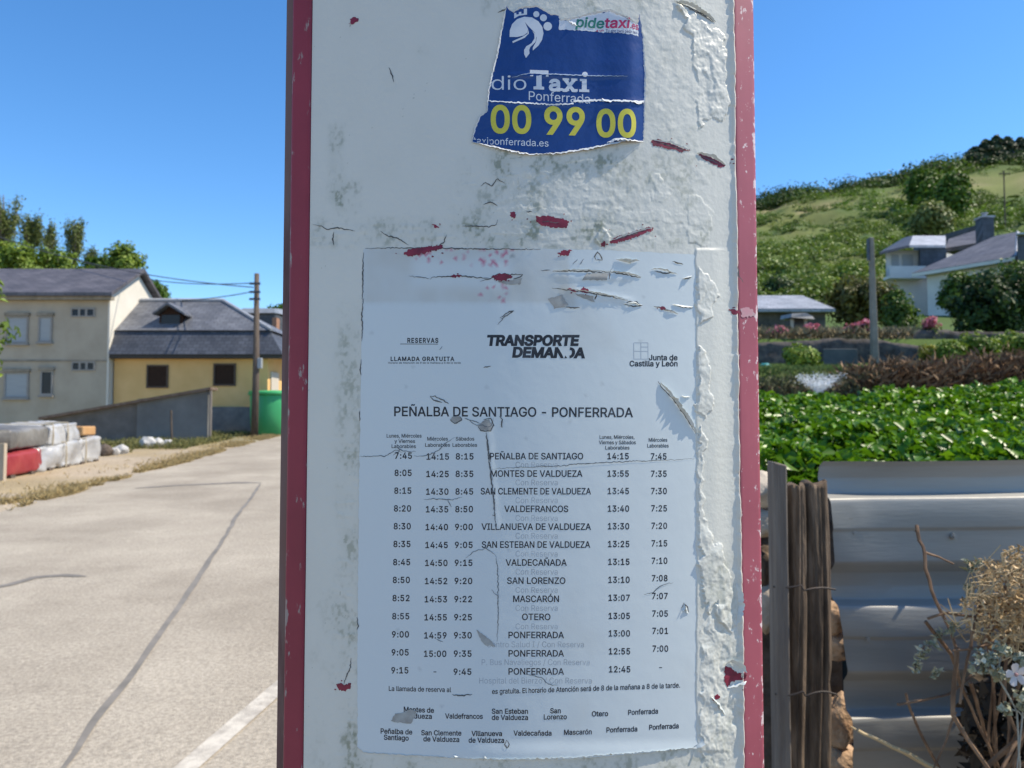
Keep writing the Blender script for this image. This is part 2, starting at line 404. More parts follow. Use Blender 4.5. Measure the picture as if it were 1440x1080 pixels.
m_faint = mat('faint_line_ink', (0.34, 0.39, 0.44), rough=.5)

post = thing('bus_stop_post', 'red metal bus stop post with a scratched white convex face covered in stickers', 'bus stop', (float(PC[0]), float(PC[1]) - R + .04, 0))
ZT = 2.55
# body: closed lens-shaped section, extruded
def section():
    pts = [surf(np.array(S_L0 - .007 + (S_R1 + .0005 - S_L0 + .007) * i / 40), 0.0, -.0035)[:2] for i in range(41)]
    pr = pts[-1]; pl = pts[0]; back = []
    for i in range(1, 24):
        q = i / 24; a = pr * (1 - q) + pl * q
        back.append(np.array([a[0], a[1] + .062 * math.sin(math.pi * q) ** .5 + .004]))
    return pts + back
sec = section()
mb = MB(); mb.prism([(p[0], p[1], -.2) for p in sec], (0, 0, ZT + .2)); body = mb.build('body', m_body, post)
# red bands: rounded raised strips
def band(s0, s1, m, hgt, left):
    prof = []
    n = 14
    for i in range(n + 1):
        q = i / n; e = min(1, math.sqrt(max(0, 1 - (1 - min(q, 1 - q) / .14) ** 2)) if min(q, 1 - q) < .14 else 1)
        prof.append((s0 + (s1 - s0) * q, hgt * e - .0034 * (1 - e), q))
    zs = np.concatenate([[-.15, .4], np.arange(.95, 2.02, .004), [2.2, ZT]])
    V = []; W = []
    for z in zs:
        for s, h, q in prof:
            hh = h + .00012 * float(fbm(np.array(s * 400), np.array(z * 60.), 7, 3))
            V.append(surf(np.array(s), z, hh)); ed = (q if not left else 1 - q)
            W.append(.13 * max(0, 1 - (1 - ed) / .3) + .04 * float(fbm(np.array(z * 22.), np.array(s * 90), 9, 3)))
    k = len(prof); Fc = [(i * k + j, i * k + j + 1, (i + 1) * k + j + 1, (i + 1) * k + j) for i in range(len(zs) - 1) for j in range(k - 1)]
    return np_mesh('red_band', V, Fc, m, post, True, {'wear': W})
band(S_L0, S_L1, m_redL, .0012, True)
band(S_R0 - .001, S_R1, m_redR, .0006, False)
# white vinyl skin
ns = 520; ss = np.linspace(S_L1 - .0004, S_VE, ns)
z_hi = float(px2sz(720, -50)[1]); z_lo = float(px2sz(720, 1125)[1])
zz = np.concatenate([np.linspace(ZT, z_hi + .02, 12), np.linspace(z_hi, z_lo, 860), np.linspace(z_lo - .02, 0.0, 12)])
SS, ZZ = np.meshgrid(ss, zz)
PX, PY = proj(surf(SS, ZZ))
Hh = hV(PX, np.clip(PY, -60, 1110))
V = surf(SS, ZZ, Hh).reshape(-1, 3)
nz_, nx_ = SS.shape; I = np.arange(nz_ * nx_).reshape(nz_, nx_)
Q = np.stack([I[1:, :-1], I[1:, 1:], I[:-1, 1:], I[:-1, :-1]], -1).reshape(-1, 4)
vinyl = np_mesh('vinyl_skin', V, Q, m_vinyl, post, True, {'dirt': dirtV(PX, np.clip(PY, -60, 1110)).ravel()})
vinyl['label'] = 'dirty white vinyl skin, wrinkled and torn at the right'
# cream cut edge of the skin along the right band
V = []; zs = np.linspace(z_lo - .02, z_hi + .02, 260); s1 = ss[-1]
for z in zs:
    px_, py_ = proj(surf(np.array(s1), z)); h0 = float(hV(px_, py_)) if -60 < py_ < 1110 else .0015
    wd = .0013 + .0006 * float(fbm(np.array(z * 40.), np.array(1.5), 5, 3))
    V += [surf(np.array(s1), z, h0), surf(np.array(s1 + wd * .5), z, h0 + .0001), surf(np.array(s1 + wd), z, max(h0 - .0007, .0007))]
np_mesh('vinyl_edge', V, [(i * 3 + j, i * 3 + j + 1, i * 3 + j + 4, i * 3 + j + 3) for i in range(len(zs) - 1) for j in range(2)], m_cream, vinyl, True)

# ---------------- patches, ribbons and lips on the post face
def densify(pts, step, closed=True, jit=0.0):
    out = []; n = len(pts)
    for i in range(n if closed else n - 1):
        a = np.array(pts[i], float); b = np.array(pts[(i + 1) % n], float); k = max(1, int(np.linalg.norm(b - a) / step))
        d = b - a; nn = np.array([-d[1], d[0]]) / max(1e-6, np.linalg.norm(d))
        for j in range(k):
            p = a + d * j / k
            if jit and (j or i): p = p + nn * RNG.normal() * jit
            out.append(p)
    if not closed: out.append(np.array(pts[-1], float))
    return np.array(out)
def patch(name, poly, hfun, m, parent, step=6, attrs=None, dens=4, jit=.5, smooth=True):
    B = densify(poly, dens, True, jit)
    x0, y0 = B.min(0); x1, y1 = B.max(0)
    gx, gy = np.meshgrid(np.arange(x0 + step / 2, x1, step), np.arange(y0 + step / 2, y1, step))
    gx = gx.ravel() + RNG.uniform(-.2, .2, gx.size) * step; gy = gy.ravel() + RNG.uniform(-.2, .2, gy.size) * step
    k = inpoly(gx, gy, B); G = np.stack([gx[k], gy[k]], 1)
    if len(G):
        dmin = np.array([np.min(np.hypot(B[:, 0] - g[0], B[:, 1] - g[1])) for g in G]) if len(G) < 30000 else np.full(len(G), 9)
        G = G[dmin > step * .45]
    P = np.concatenate([B, G])
    r = geometry.delaunay_2d_cdt([Vector((p[0], -p[1])) for p in P], [], [list(range(len(B)))[::-1]], 1, 1e-5)
    vv = np.array([(v.x, -v.y) for v in r[0]]); ff = [f for f in r[2] if len(f) == 3]
    h = hfun(vv[:, 0], vv[:, 1])
    s, z = px2sz(vv[:, 0], vv[:, 1])
    return np_mesh(name, surf(s, z, h), ff, m, parent, smooth, {k_: f(vv[:, 0], vv[:, 1]) for k_, f in (attrs or {}).items()})
def ribbon_vf(pts, wd, h0, h1, step=3, jit=.35, taper=True, side=0):
    """narrow strip along pts (px); side 0 centred, +-1 to one side; h0 at the line, h1 at the far edge (m)"""
    p = densify(pts, step, False, jit); n = len(p)
    t = np.gradient(p, axis=0); t /= np.maximum(np.linalg.norm(t, axis=1, keepdims=True), 1e-6); nn = np.stack([-t[:, 1], t[:, 0]], 1)
    q = np.linspace(0, 1, n); wv = wd * ((np.sin(np.pi * np.clip(q, .02, .98)) ** .5) if taper else np.ones(n)) * RNG.uniform(.65, 1.3, n)
    if side == 0: a = p - nn * wv[:, None] / 2; b = p + nn * wv[:, None] / 2
    else: a = p; b = p + side * nn * wv[:, None]
    tq = np.sin(np.pi * np.clip(q, .02, .98)) ** .6 if taper else np.ones(n)
    A = onpost(a[:, 0], a[:, 1], h0 * np.ones(n) + (hbase(a[:, 0], a[:, 1])))
    Bv = onpost(b[:, 0], b[:, 1], (h1 - h0) * tq * RNG.uniform(.6, 1.2, n) + h0 + hbase(b[:, 0], b[:, 1]))
    V = np.stack([A, Bv], 1).reshape(-1, 3)
    return V, np.array([(2 * i, 2 * i + 1, 2 * i + 3, 2 * i + 2) for i in range(n - 1)])
def hbase(px, py):
    px = np.asarray(px, float); py = np.asarray(py, float)
    h = hV(px, py)
    h = np.where(inpoly(px, py, PAGE), np.maximum(h, hP(px, py)), h)
    return h
PAGE = [(511, 352), (514, 349), (640, 349), (760, 350), (850, 352), (975, 358), (978, 362), (978.5, 480), (979, 620), (980, 800), (981, 1000), (983, 1044), (973, 1051), (900, 1058), (800, 1066), (700, 1067.5), (638, 1065), (560, 1062), (512, 1058), (503, 1050), (503, 900), (505, 700), (508, 520)]
def hP(px, py):
    px = np.asarray(px, float); py = np.asarray(py, float)
    h = .30 + .25 * fbm(px / 110, py / 130, 201, 3) + .09 * fbm(px / 30, py / 34, 204, 3) + .03 * fbm(px / 12, py / 12, 202, 2)
    top = boxm(px, py, 510, 800, 345, 428, 4); h = h - .05 * top + top * .14 * fbm(px / 9, py / 9, 203, 3)
    # ridges where the film has buckled
    d = (py - (388 + (px - 760) * .03)); h = h + .5 * np.exp(-(d / 3.0) ** 2) * boxm(px, py, 780, 890, 360, 420, 8)
    d = (py - (408 + (px - 790) * .16)); h = h + .7 * np.exp(-(d / 3.0) ** 2) * boxm(px, py, 800, 890, 380, 430, 8)
    d = (px - (686 + (py - 605) * .085)); h = h + .45 * np.exp(-(np.abs(d) / 3.5) ** 1.5) * boxm(px, py, 600, 800, 598, 745, 4)
    h = h + 1.1 * sst(1038, 1062, py) * sst(600, 760, px)
    return np.maximum(h, .12) * 1e-3

# things torn in the skin itself (children of vinyl_skin)
def tear(poly, par, m=None, hh=.00022, lipw=3.0, liph=.0012, lipdark=True, base=None):
    hb = base or (lambda x, y: hbase(x, y) + hh)
    patch('tear', poly, hb, m or m_tear, par, step=4, dens=1.6, jit=.75)
    q = np.array(poly); c0 = q.mean(0); ext = (q.max(0) - q.min(0)) * .62
    for k in range(int(min(4, ext.sum() / 9))):
        a = RNG.uniform(0, 6.283); cc = c0 + np.array([math.cos(a), math.sin(a)]) * ext * RNG.uniform(.9, 1.25); r_ = RNG.uniform(.5, 1.3)
        patch('chip', [tuple(cc + r_ * np.array([math.cos(b) * 1.5, math.sin(b)]) * RNG.uniform(.6, 1.3)) for b in np.linspace(0, 5.4, 6)], hb, m or m_tear, par, step=4, dens=2, jit=0)
LIPS = []; DARKS = []; THINS = []
def lip(pts, wd=3, hgt=.0012, side=1): LIPS.append(ribbon_vf(pts, wd, .0002, hgt, 2.5, .4, True, side))
def crack(pts, wd=1.4, dark=True): (DARKS if dark else THINS).append(ribbon_vf(pts, wd, .00026, .00026, 2.5, .45, True, 0))
def flush(lst, name, m, par):
    if not lst: return
    Vs = []; Fs = []; n = 0
    for V, Fc in lst:
        Vs.append(V); Fs.append(Fc + n); n += len(V)
    lst.clear()
    return np_mesh(name, np.concatenate(Vs), np.concatenate(Fs), m, par, False)

# ---------------- lettering
import os
def load_font():
    try:
        return bpy.data.fonts.load(os.path.join(bpy.utils.system_resource('DATAFILES', path='fonts'), 'Inter.woff2'))
    except Exception:
        return None
FONT = load_font(); CAPH = 0.509 if FONT else 0.70
_cache = {}
def glyphs(txt, bold, shear, space=1.0):
    """flat triangulated lettering; overlapping outlines are united by winding number"""
    k = (txt, bold, shear, space)
    if k in _cache: return _cache[k]
    c = bpy.data.curves.new('txt', 'FONT'); c.body = txt
    if FONT: c.font = FONT
    c.shear = shear; c.resolution_u = 3; c.space_character = space; c.fill_mode = 'NONE'
    o = bpy.data.objects.new('txt', c); C.objects.link(o)
    bpy.context.view_layer.update()
    ev = o.evaluated_get(bpy.context.evaluated_depsgraph_get()); me = ev.to_mesh()
    V = np.array([v.co[:2] for v in me.vertices]).reshape(-1, 2)
    nxt = {}
    for e in me.edges:
        i, j = e.vertices; nxt.setdefault(i, []).append(j); nxt.setdefault(j, []).append(i)
    ev.to_mesh_clear(); bpy.data.objects.remove(o); bpy.data.curves.remove(c)
    seen = set(); loops = []
    for st in range(len(V)):
        if st in seen or st not in nxt: continue
        lp = [st]; seen.add(st); cur = st
        while True:
            q = [j for j in nxt[cur] if j not in seen]
            if not q: break
            if len(lp) == 1: cur = min(q)          # vertex order keeps the outline's own direction
            else: cur = q[0]
            lp.append(cur); seen.add(cur)
        if len(lp) > 2: loops.append(lp)
    def area(P): return .5 * float(np.sum(P[:, 0] * np.roll(P[:, 1], -1) - np.roll(P[:, 0], -1) * P[:, 1]))
    ars = [area(V[l]) for l in loops]
    if not loops:
        _cache[k] = (np.zeros((0, 2)), np.zeros((0, 3), int)); return _cache[k]
    sg = 1.0 if ars[int(np.argmax(np.abs(ars)))] > 0 else -1.0
    pts = []; E = []
    for l in loops:
        P = V[l]
        P = P[np.linalg.norm(P - np.roll(P, 1, 0), axis=1) > 1e-5]
        d0 = P - np.roll(P, 1, 0); d1 = np.roll(P, -1, 0) - P
        d0 /= np.maximum(np.linalg.norm(d0, axis=1, keepdims=True), 1e-9); d1 /= np.maximum(np.linalg.norm(d1, axis=1, keepdims=True), 1e-9)
        n0 = np.stack([d0[:, 1], -d0[:, 0]], 1) * sg; n1 = np.stack([d1[:, 1], -d1[:, 0]], 1) * sg
        nn = n0 + n1; nn /= np.maximum((nn * nn).sum(1, keepdims=True), .5) / 2
        P = P + nn * bold; n = len(pts)
        pts += [Vector(p) for p in P]; E += [(n + i, n + (i + 1) % len(P)) for i in range(len(P))]
    r = geometry.delaunay_2d_cdt(pts, E, [], 0, 1e-6)
    W_ = np.array([tuple(v) for v in r[0]]); tri = np.array([f for f in r[2] if len(f) == 3])
    cen = W_[tri].mean(1); A = np.array([tuple(p) for p in pts]); a0 = A[[e[0] for e in E]]; a1 = A[[e[1] for e in E]]
    wn = np.zeros(len(cen))
    for q in range(0, len(cen), 400):
        c_ = cen[q:q + 400, None]
        up = (a0[None, :, 1] <= c_[..., 1]) & (a1[None, :, 1] > c_[..., 1]); dn = (a0[None, :, 1] > c_[..., 1]) & (a1[None, :, 1] <= c_[..., 1])
        cr = (a1[None, :, 0] - a0[None, :, 0]) * (c_[..., 1] - a0[None, :, 1]) - (c_[..., 0] - a0[None, :, 0]) * (a1[None, :, 1] - a0[None, :, 1])
        wn[q:q + 400] = (up & (cr > 0)).sum(1) - (dn & (cr < 0)).sum(1)
    _cache[k] = (W_, tri[wn * sg > 0]); return _cache[k]
class Letters:
    def __init__(s, hfun, lift): s.h = hfun; s.lift = lift; s.V = []; s.F = []; s.n = 0
    def px(s, P, tri):
        sv, zv = px2sz(P[:, 0], P[:, 1])
        s.V.append(surf(sv, zv, s.h(P[:, 0], P[:, 1]) + s.lift)); s.F.append(np.array(tri) + s.n); s.n += len(P)
    def text(s, txt, x0, x1, yb, cap, yb1=None, bold=0.012, shear=0.0, space=1.0, curve=0.0, keep=None):
        """txt between px x0..x1, baseline yb (yb1 at the right end), capital height cap px"""
        V, tri = glyphs(txt, bold, shear, space)
        if len(V) == 0: return
        lo = V[:, 0].min(); hi = V[:, 0].max(); q = (V[:, 0] - lo) / (hi - lo)
        yb1 = yb if yb1 is None else yb1
        X = x0 + q * (x1 - x0); Y = yb + (yb1 - yb) * q + curve * 4 * q * (1 - q) - V[:, 1] * cap / CAPH
        if keep is not None:
            ok = keep(X, Y); tri = tri[ok[tri].all(1)]
        s.px(np.stack([X, Y], 1), tri)
    def poly(s, pts, dens=3):
        B = densify(pts, dens, True)
        r = geometry.delaunay_2d_cdt([Vector((p[0], -p[1])) for p in B], [], [list(range(len(B)))[::-1]], 1, 1e-5)
        s.px(np.array([(v.x, -v.y) for v in r[0]]), [f for f in r[2] if len(f) == 3])
    def line(s, x0, y0, x1, y1, w=1.0):
        d = np.array([x1 - x0, y1 - y0]); nn = np.array([-d[1], d[0]]) / np.hypot(*d) * w / 2
        s.poly([(x0 + nn[0], y0 + nn[1]), (x1 + nn[0], y1 + nn[1]), (x1 - nn[0], y1 - nn[1]), (x0 - nn[0], y0 - nn[1])], 8)
    def build(s, name, m, par): return np_mesh(name, np.concatenate(s.V), np.concatenate(s.F), m, par)

# ---------------- the timetable
page = thing('timetable_sheet', 'white bus timetable sheet under clear film, torn and cracked, below the blue taxi sticker', 'timetable', tuple(onpost(742, 1060)))
def pinkP(x, y):
    a = sst(.14, .22, fbm(x / 3.2, y / 2.6, 301, 2) + .35 * fbm(x / 18, y / 12, 302, 2)) * (boxm(x, y, 585, 730, 348, 372, 5) + boxm(x, y, 668, 716, 398, 427, 5) * .9 + boxm(x, y, 680, 712, 344, 372, 5))
    return np.clip(a, 0, 1) * .85
def inkP(x, y):
    sp = (vn(x / 2.4, y / 2.4, 311) > .975) * (boxm(x, y, 510, 720, 350, 428, 6) + .25)
    return np.clip(sp * .75 * (vn(x / 40, y / 40, 312) > .35), 0, 1)
def greyP(x, y):
    g = (boxm(x, y, 512, 800, 348, 426, 3) * (.65 + .9 * fbm(x / 40, y / 40, 321, 4)))
    g = g * (1 - .8 * boxm(x, y, 580, 720, 366, 405, 12))
    return np.clip(g + boxm(x, y, 788, 810, 400, 432, 4) * .6 + .35 * boxm(x, y, 508, 985, 348, 1064, 3) * sst(.1, .4, fbm(x / 90, y / 120, 322, 4)), 0, 1)
sheet = patch('paper', PAGE, hP, m_page, page, step=4.5, dens=4, jit=.35, attrs={'pink': pinkP, 'ink': inkP, 'dirt': greyP})
def PL(): return Letters(hP, .00007)
head = PL()
head.text('RESERVAS', 573, 616.5, 482, 6.4, bold=.03, space=1.2)
head.text('LLAMADA GRATUITA', 549.5, 639, 507.5, 5.6, bold=.028, space=1.15)
head.text('Horario de Atención de 8 de la mañana a 8 de la tarde', 546, 648, 511.5, 2.6, bold=.004)
head.line(563, 483.8, 616, 484, .8)
head.text('TRANSPORTE', 685, 815, 485.5, 13.4, bold=.045, shear=.12)
head.text('DEMANDA', 720, 822.5, 502, 13.2, 503, bold=.045, shear=.12, keep=lambda X, Y: ~((np.abs(X - 795) < 5) & (Y < 500 + (X - 795))))
head.text('Junta de', 912, 952.5, 506.5, 7.4, bold=.022)
head.text('Castilla y León', 885, 952.5, 515, 7.4, bold=.022)
head.build('heading_lettering', m_ink, page)
em = PL()
for a in [(891, 482, 911, 482), (891, 505, 911, 505), (891, 482, 891, 505), (911, 482, 911, 505), (901, 482, 901, 505), (891, 494, 911, 494), (901, 488, 911, 488)]: em.line(*a, .7)
em.build('faded_emblem', m_faint, page)
tt = PL(); tt.text('PEÑALBA DE SANTIAGO - PONFERRADA', 554.5, 890, 585, 13, 586.5, bold=.014); tt.build('route_title', m_ink, page)
ch = PL()
for t, x0, x1, y in [('Lunes, Miércoles', 544, 593, 615.3), ('y Viernes', 555, 584, 622.8), ('Laborables', 551, 585, 630),
                     ('Miércoles', 601, 630, 619.5), ('Laborables', 598, 633, 628.2), ('Sábados', 641, 667, 619.5), ('Laborables', 636.5, 671, 628.2),
                     ('Lunes, Miércoles,', 843, 892, 617), ('Viernes y Sábados', 842, 894, 624.6), ('Laborables', 851, 885, 632),
                     ('Miércoles', 912, 938, 621), ('Laborables', 910, 940, 629.2)]:
    ch.text(t, x0, x1, y, 5.0, bold=.012)
ch.build('column_heading', m_ink, page)
names = [('PEÑALBA DE SANTIAGO', 689, 820), ('MONTES DE VALDUEZA', 690, 819), ('SAN CLEMENTE DE VALDUEZA', 676, 831), ('VALDEFRANCOS', 709, 799), ('VILLANUEVA DE VALDUEZA', 677, 831),
         ('SAN ESTEBAN DE VALDUEZA', 677.5, 830), ('VALDECAÑADA', 711, 797), ('SAN LORENZO', 713, 795), ('MASCARÓN', 721.5, 786), ('OTERO', 734, 774), ('PONFERRADA', 715, 793), ('PONFERRADA', 715, 793), ('PONFERRADA', 715, 793)]
ny = [641.5, 666, 690.8, 715.6, 740.6, 765.8, 791, 816.5, 842, 867.4, 892.8, 918.6, 944]
c1 = '7:45 8:05 8:15 8:20 8:30 8:35 8:45 8:50 8:52 8:55 9:00 9:05 9:15'.split()
c1y = [640.8, 665, 690, 715, 740, 765, 790.5, 815.5, 841, 866.5, 892, 917.3, 942.5]
c2 = '14:15 14:25 14:30 14:35 14:40 14:45 14:50 14:52 14:53 14:55 14:59 15:00 -'.split()
c3 = '8:15 8:35 8:45 8:50 9:00 9:05 9:15 9:20 9:22 9:25 9:30 9:35 9:45'.split()
c4 = '14:15 13:55 13:45 13:40 13:30 13:25 13:15 13:10 13:07 13:05 13:00 12:55 12:45'.split()
c4y = [641.5, 666, 690.5, 715.2, 740, 765, 790, 815.2, 840.5, 866, 890.6, 915.8, 941]
c5 = '7:45 7:35 7:30 7:25 7:20 7:15 7:10 7:08 7:07 7:05 7:01 7:00 -'.split()
c5y = [641.8, 666.2, 690.5, 714.8, 739.3, 764, 788.5, 813, 838, 862.7, 887, 912, 938.5]
sn = PL()
for (t, x0, x1), y in zip(names, ny): sn.text(t, x0, x1, y + 4.3, 8.8, bold=.014)
sn.build('stop_names', m_ink, page)
def col(ts, ys, x0, x1, dx, nm):
    l = PL()
    for i, (t, y) in enumerate(zip(ts, ys)):
        o = dx * i / 12
        if t == '-': l.line((x0 + x1) / 2 + o - 2, y, (x0 + x1) / 2 + o + 2, y, 1.2)
        else:
            a = x0 + (0 if len(t) == len(ts[1]) else 0)
            l.text(t, a + o, x1 + o, y + 4.1, 8.4, bold=.02, space=1.1)
    l.build('time_column', m_ink, page)
col(c1, c1y, 555.5, 579.5, -5, 1); col(c2, [y + .6 for y in ny], 600, 631.5, -4, 2); col(c3, [y + .4 for y in ny], 641, 666, -3, 3)
col(c4, c4y, 854, 884, 2.2, 4); col(c5, c5y, 915, 937, 2.6, 5)
nt_ = PL()
for i in range(10): nt_.text('Con Reserva', 725, 784, [653.5, 678.5, 703.5, 728.5, 753.5, 778.7, 804, 829.5, 855, 880.7][i] + 3.9, 8, bold=-.006)
nt_.text('Centro Salud I / Con Reserva', 684.5, 821, 910, 8.2, bold=-.006)
nt_.text('P. Bus Navaliegos / Con Reserva', 677.5, 829, 935, 8.2, bold=-.006)
nt_.text('Hospital del Bierzo / Con Reserva', 674, 832, 961, 8.4, bold=-.006)
nt_.build('stop_notes', m_grey_ink, page)
fn = PL()
fn.text('La llamada de reserva al', 547, 634.5, 971.2, 6.6, 973, bold=.012)
fn.text('es gratuita. El horario de Atención será de 8 de la mañana a 8 de la tarde.', 692, 956, 975.5, 6.9, 966.5, bold=.014, curve=.5)
fn.build('footnote', m_ink, page)
sl = PL()
for t, x0, x1, y, y1 in [('Montes de', 568, 610.5, 1000.5, 1002), ('Valdueza', 568, 607.5, 1009.5, 1010.5), ('Valdefrancos', 626, 679, 1010, 1010.5), ('San Esteban', 691.5, 742.5, 1003.3, 1003.3), ('de Valdueza', 691.5, 742.5, 1012, 1012),
                     ('San', 773.5, 788.5, 1002.7, 1002.5), ('Lorenzo', 764.5, 797, 1011.4, 1011), ('Otero', 832, 855, 1007, 1006.5), ('Ponferrada', 883, 925, 1005, 1003),
                     ('Peñalba de', 535.5, 580, 1031, 1032.5), ('Santiago', 540, 575, 1039.8, 1041), ('San Clemente', 592.5, 649, 1033.4, 1034), ('de Valdueza', 595.5, 646, 1042, 1043), ('Villanueva', 663, 706, 1034.6, 1034.6), ('de Valdueza', 659, 709, 1043.8, 1044),
                     ('Valdecañada', 722, 775.5, 1034, 1034), ('Mascarón', 793, 832, 1033, 1032), ('Ponferrada', 852.5, 896, 1029.7, 1028), ('Ponferrada', 912.5, 954, 1026, 1023.6)]:
    sl.text(t, x0, x1, y, 6.9, y1, bold=.02)
sl.build('stop_list', m_ink, page)

# ---------------- cracks and tears in the timetable film
for pts in [[(505, 642), (520, 641.5), (541, 642), (548, 638), (556, 633), (566, 636)], [(553, 640), (562, 633), (559, 629), (567, 634), (585, 635)], [(582, 641), (600, 641), (618, 633), (628, 622), (640, 615)],
            [(605, 645), (612, 637)], [(690, 660), (715, 658), (760, 656), (798, 655), (800, 653), (860, 650), (930, 647), (976, 645)], [(653, 588), (672, 594), (678, 598)],
            [(683, 609), (687, 640), (691, 672), (695, 705), (697, 738)], [(655, 784), (668, 775), (683, 771), (697, 781)], [(596, 702), (620, 701), (634, 703), (650, 699)], [(630, 702), (635, 713)],
            [(697, 781), (700, 800), (700.5, 850)], [(691, 829), (700, 838), (700.5, 870), (699, 902)], [(905, 836), (918, 833), (925, 826), (935, 821), (946, 819)], [(738, 948), (761, 952), (771, 962), (785, 963)],
            [(614, 898), (623, 902)], [(692, 724), (697, 726)], [(700, 457), (706, 450), (711, 443)], [(618, 492), (622, 487)], [(760, 380), (774, 380)], [(575, 388), (604, 392)],
            [(655, 588), (668, 597), (690, 600), (694, 588)], [(805, 372), (812, 365)], [(815, 372), (821, 364)]]:
    crack(pts, 1.1, False)
flush(THINS, 'hairline_crack', m_thin, page)
for pts in [[(605, 393), (608, 390), (640, 388), (668, 390), (690, 392)], [(675, 396), (690, 392), (700, 386), (735, 386)], [(722, 392), (732, 390), (735, 386)],
            [(777, 382), (800, 381.5), (830, 382), (858, 383), (860, 378)], [(858, 383), (880, 386), (901, 391)], [(857, 383), (856, 393)], [(776, 405), (800, 408), (822, 411), (845, 415), (870, 420), (882, 423)], [(836, 422), (838, 414)],
            [(795, 432), (815, 433)], [(703, 447), (716, 438), (722, 437), (713, 444), (704, 449)], [(605, 557), (612, 557), (622, 562), (631, 568)], [(605, 557), (610, 563), (622, 566)], [(633, 590), (640, 596), (650, 590), (645, 584)],
            [(672, 599), (676, 606), (690, 606), (694, 598), (690, 588), (680, 590)], [(702, 585), (706, 590), (706, 601), (704, 600)], [(636, 976), (650, 978), (664, 976)], [(838, 366), (846, 366), (845, 360), (840, 355), (836, 361), (838, 366)],
            [(512, 420), (509, 440), (510, 455), (509, 480)], [(508, 505), (507, 520), (508, 528)], [(506, 578), (506, 592)], [(502, 868), (504, 880), (502, 886)], [(945, 368), (960, 372)], [(962, 393), (972, 390)], [(920, 381), (934, 384), (950, 384)],
            [(712, 1040), (716, 1046), (713, 1051), (709, 1046), (712, 1040)], [(958, 855), (961, 848), (966, 853), (968, 861)], [(684, 612), (690, 650)], [(680, 517), (690, 515)], [(925, 536), (930, 545), (938, 553), (950, 566), (965, 588), (978, 610)],
            [(919, 431), (926, 433), (938, 436), (952, 441)], [(878, 428), (890, 431), (902, 430), (895, 425), (882, 425), (878, 428)], [(952, 430), (974, 433)], [(512, 355), (511, 360), (510, 400), (510, 425)], [(514, 349.5), (560, 349), (640, 349.5), (700, 350.5), (760, 351)]]:
    crack(pts, 1.7, True)
crack([(684, 608), (688, 650), (694, 700), (697, 741)], 1.5)
flush(DARKS, 'dark_crack', m_dark, page)
P_ = lambda hh: (lambda x, y: hbase(x, y) + hh)
for poly in [[(690, 389), (700, 385), (718, 386), (721, 389), (712, 394), (698, 395)], [(634, 388), (642, 386), (650, 388), (646, 390), (637, 390)], [(568, 356), (575, 351), (600, 347), (622, 345), (623, 349), (600, 356), (575, 361)],
             [(815, 408), (820, 404), (827, 408), (826, 412), (818, 412)], [(783, 356), (792, 352), (803, 352), (800, 359), (788, 360)], [(926, 432), (932, 430), (936, 434), (930, 436)], [(800, 405), (812, 410), (808, 411), (798, 408)]]:
    tear(poly, page, base=P_(.0003))
for poly in [[(550, 1013), (556, 1003), (566, 1002), (576, 997), (586, 999), (584, 1008), (578, 1017), (560, 1016)], [(670, 885), (676, 889), (692, 902), (697, 908), (684, 907), (676, 900)], [(825, 384), (856, 384), (853, 394), (818, 394)],
             [(700, 396), (718, 394), (733, 391), (732, 400), (712, 400)], [(808, 413), (834, 417), (836, 425), (820, 420)], [(672, 600), (677, 605), (690, 605), (693, 599), (688, 590), (680, 591)], [(633, 590), (640, 595), (649, 590), (645, 585), (636, 586)], [(770, 420), (790, 415), (800, 430), (780, 434)]]:
    o = patch('scuffed_hole', poly, P_(.00024), m_hole, page, step=3, dens=2.2, jit=.5)
for pts, wd, hg, sd in [([(928, 538), (938, 551), (951, 567), (966, 589), (981, 613)], 2.4, .0034, -1), ([(777, 381), (800, 380.5), (830, 381), (858, 382)], 1.4, .0008, -1), ([(858, 382), (880, 385), (901, 390)], 1.8, .0014, -1),
                    ([(790, 406), (822, 410), (845, 414), (870, 419), (882, 422)], 1.6, .0012, -1), ([(945, 428), (974, 431)], 2.0, .001, 1), ([(935, 437), (953, 442)], 1.8, .0014, -1), ([(870, 365), (885, 369), (898, 367)], 3, .0018, -1),
                    ([(866, 365), (878, 368), (886, 370), (896, 367)], 1.6, .0016, -1), ([(915, 380), (925, 378), (934, 381), (952, 386)], 1.4, .0012, -1), ([(876, 427), (890, 424.5), (903, 429)], 1.5, .001, 1), ([(960, 391), (972, 387)], 1.8, .002, 1), ([(958, 556), (970, 558)], 1.5, .0012, 1), ([(640, 1066), (700, 1068), (800, 1066.5), (900, 1058.5), (974, 1051)], 3.0, .0008, -1),
                    ([(974, 1051), (984, 1043), (984, 1036)], 4, .0022, 1), ([(503, 1050), (511, 1058), (560, 1062.5), (638, 1065.5)], 1.8, .0004, -1), ([(636, 1066), (639, 1060), (645, 1063)], 2.2, .0012, 1), ([(679, 1068), (682, 1061), (686, 1067)], 2.2, .0012, 1), ([(958, 860), (961, 848)], 3, .0018, 1), ([(965, 852), (968, 862)], 2.4, .0012, 1)]:
    lip(pts, wd, hg, sd)
flush(LIPS, 'lifted_film', m_lip, page)

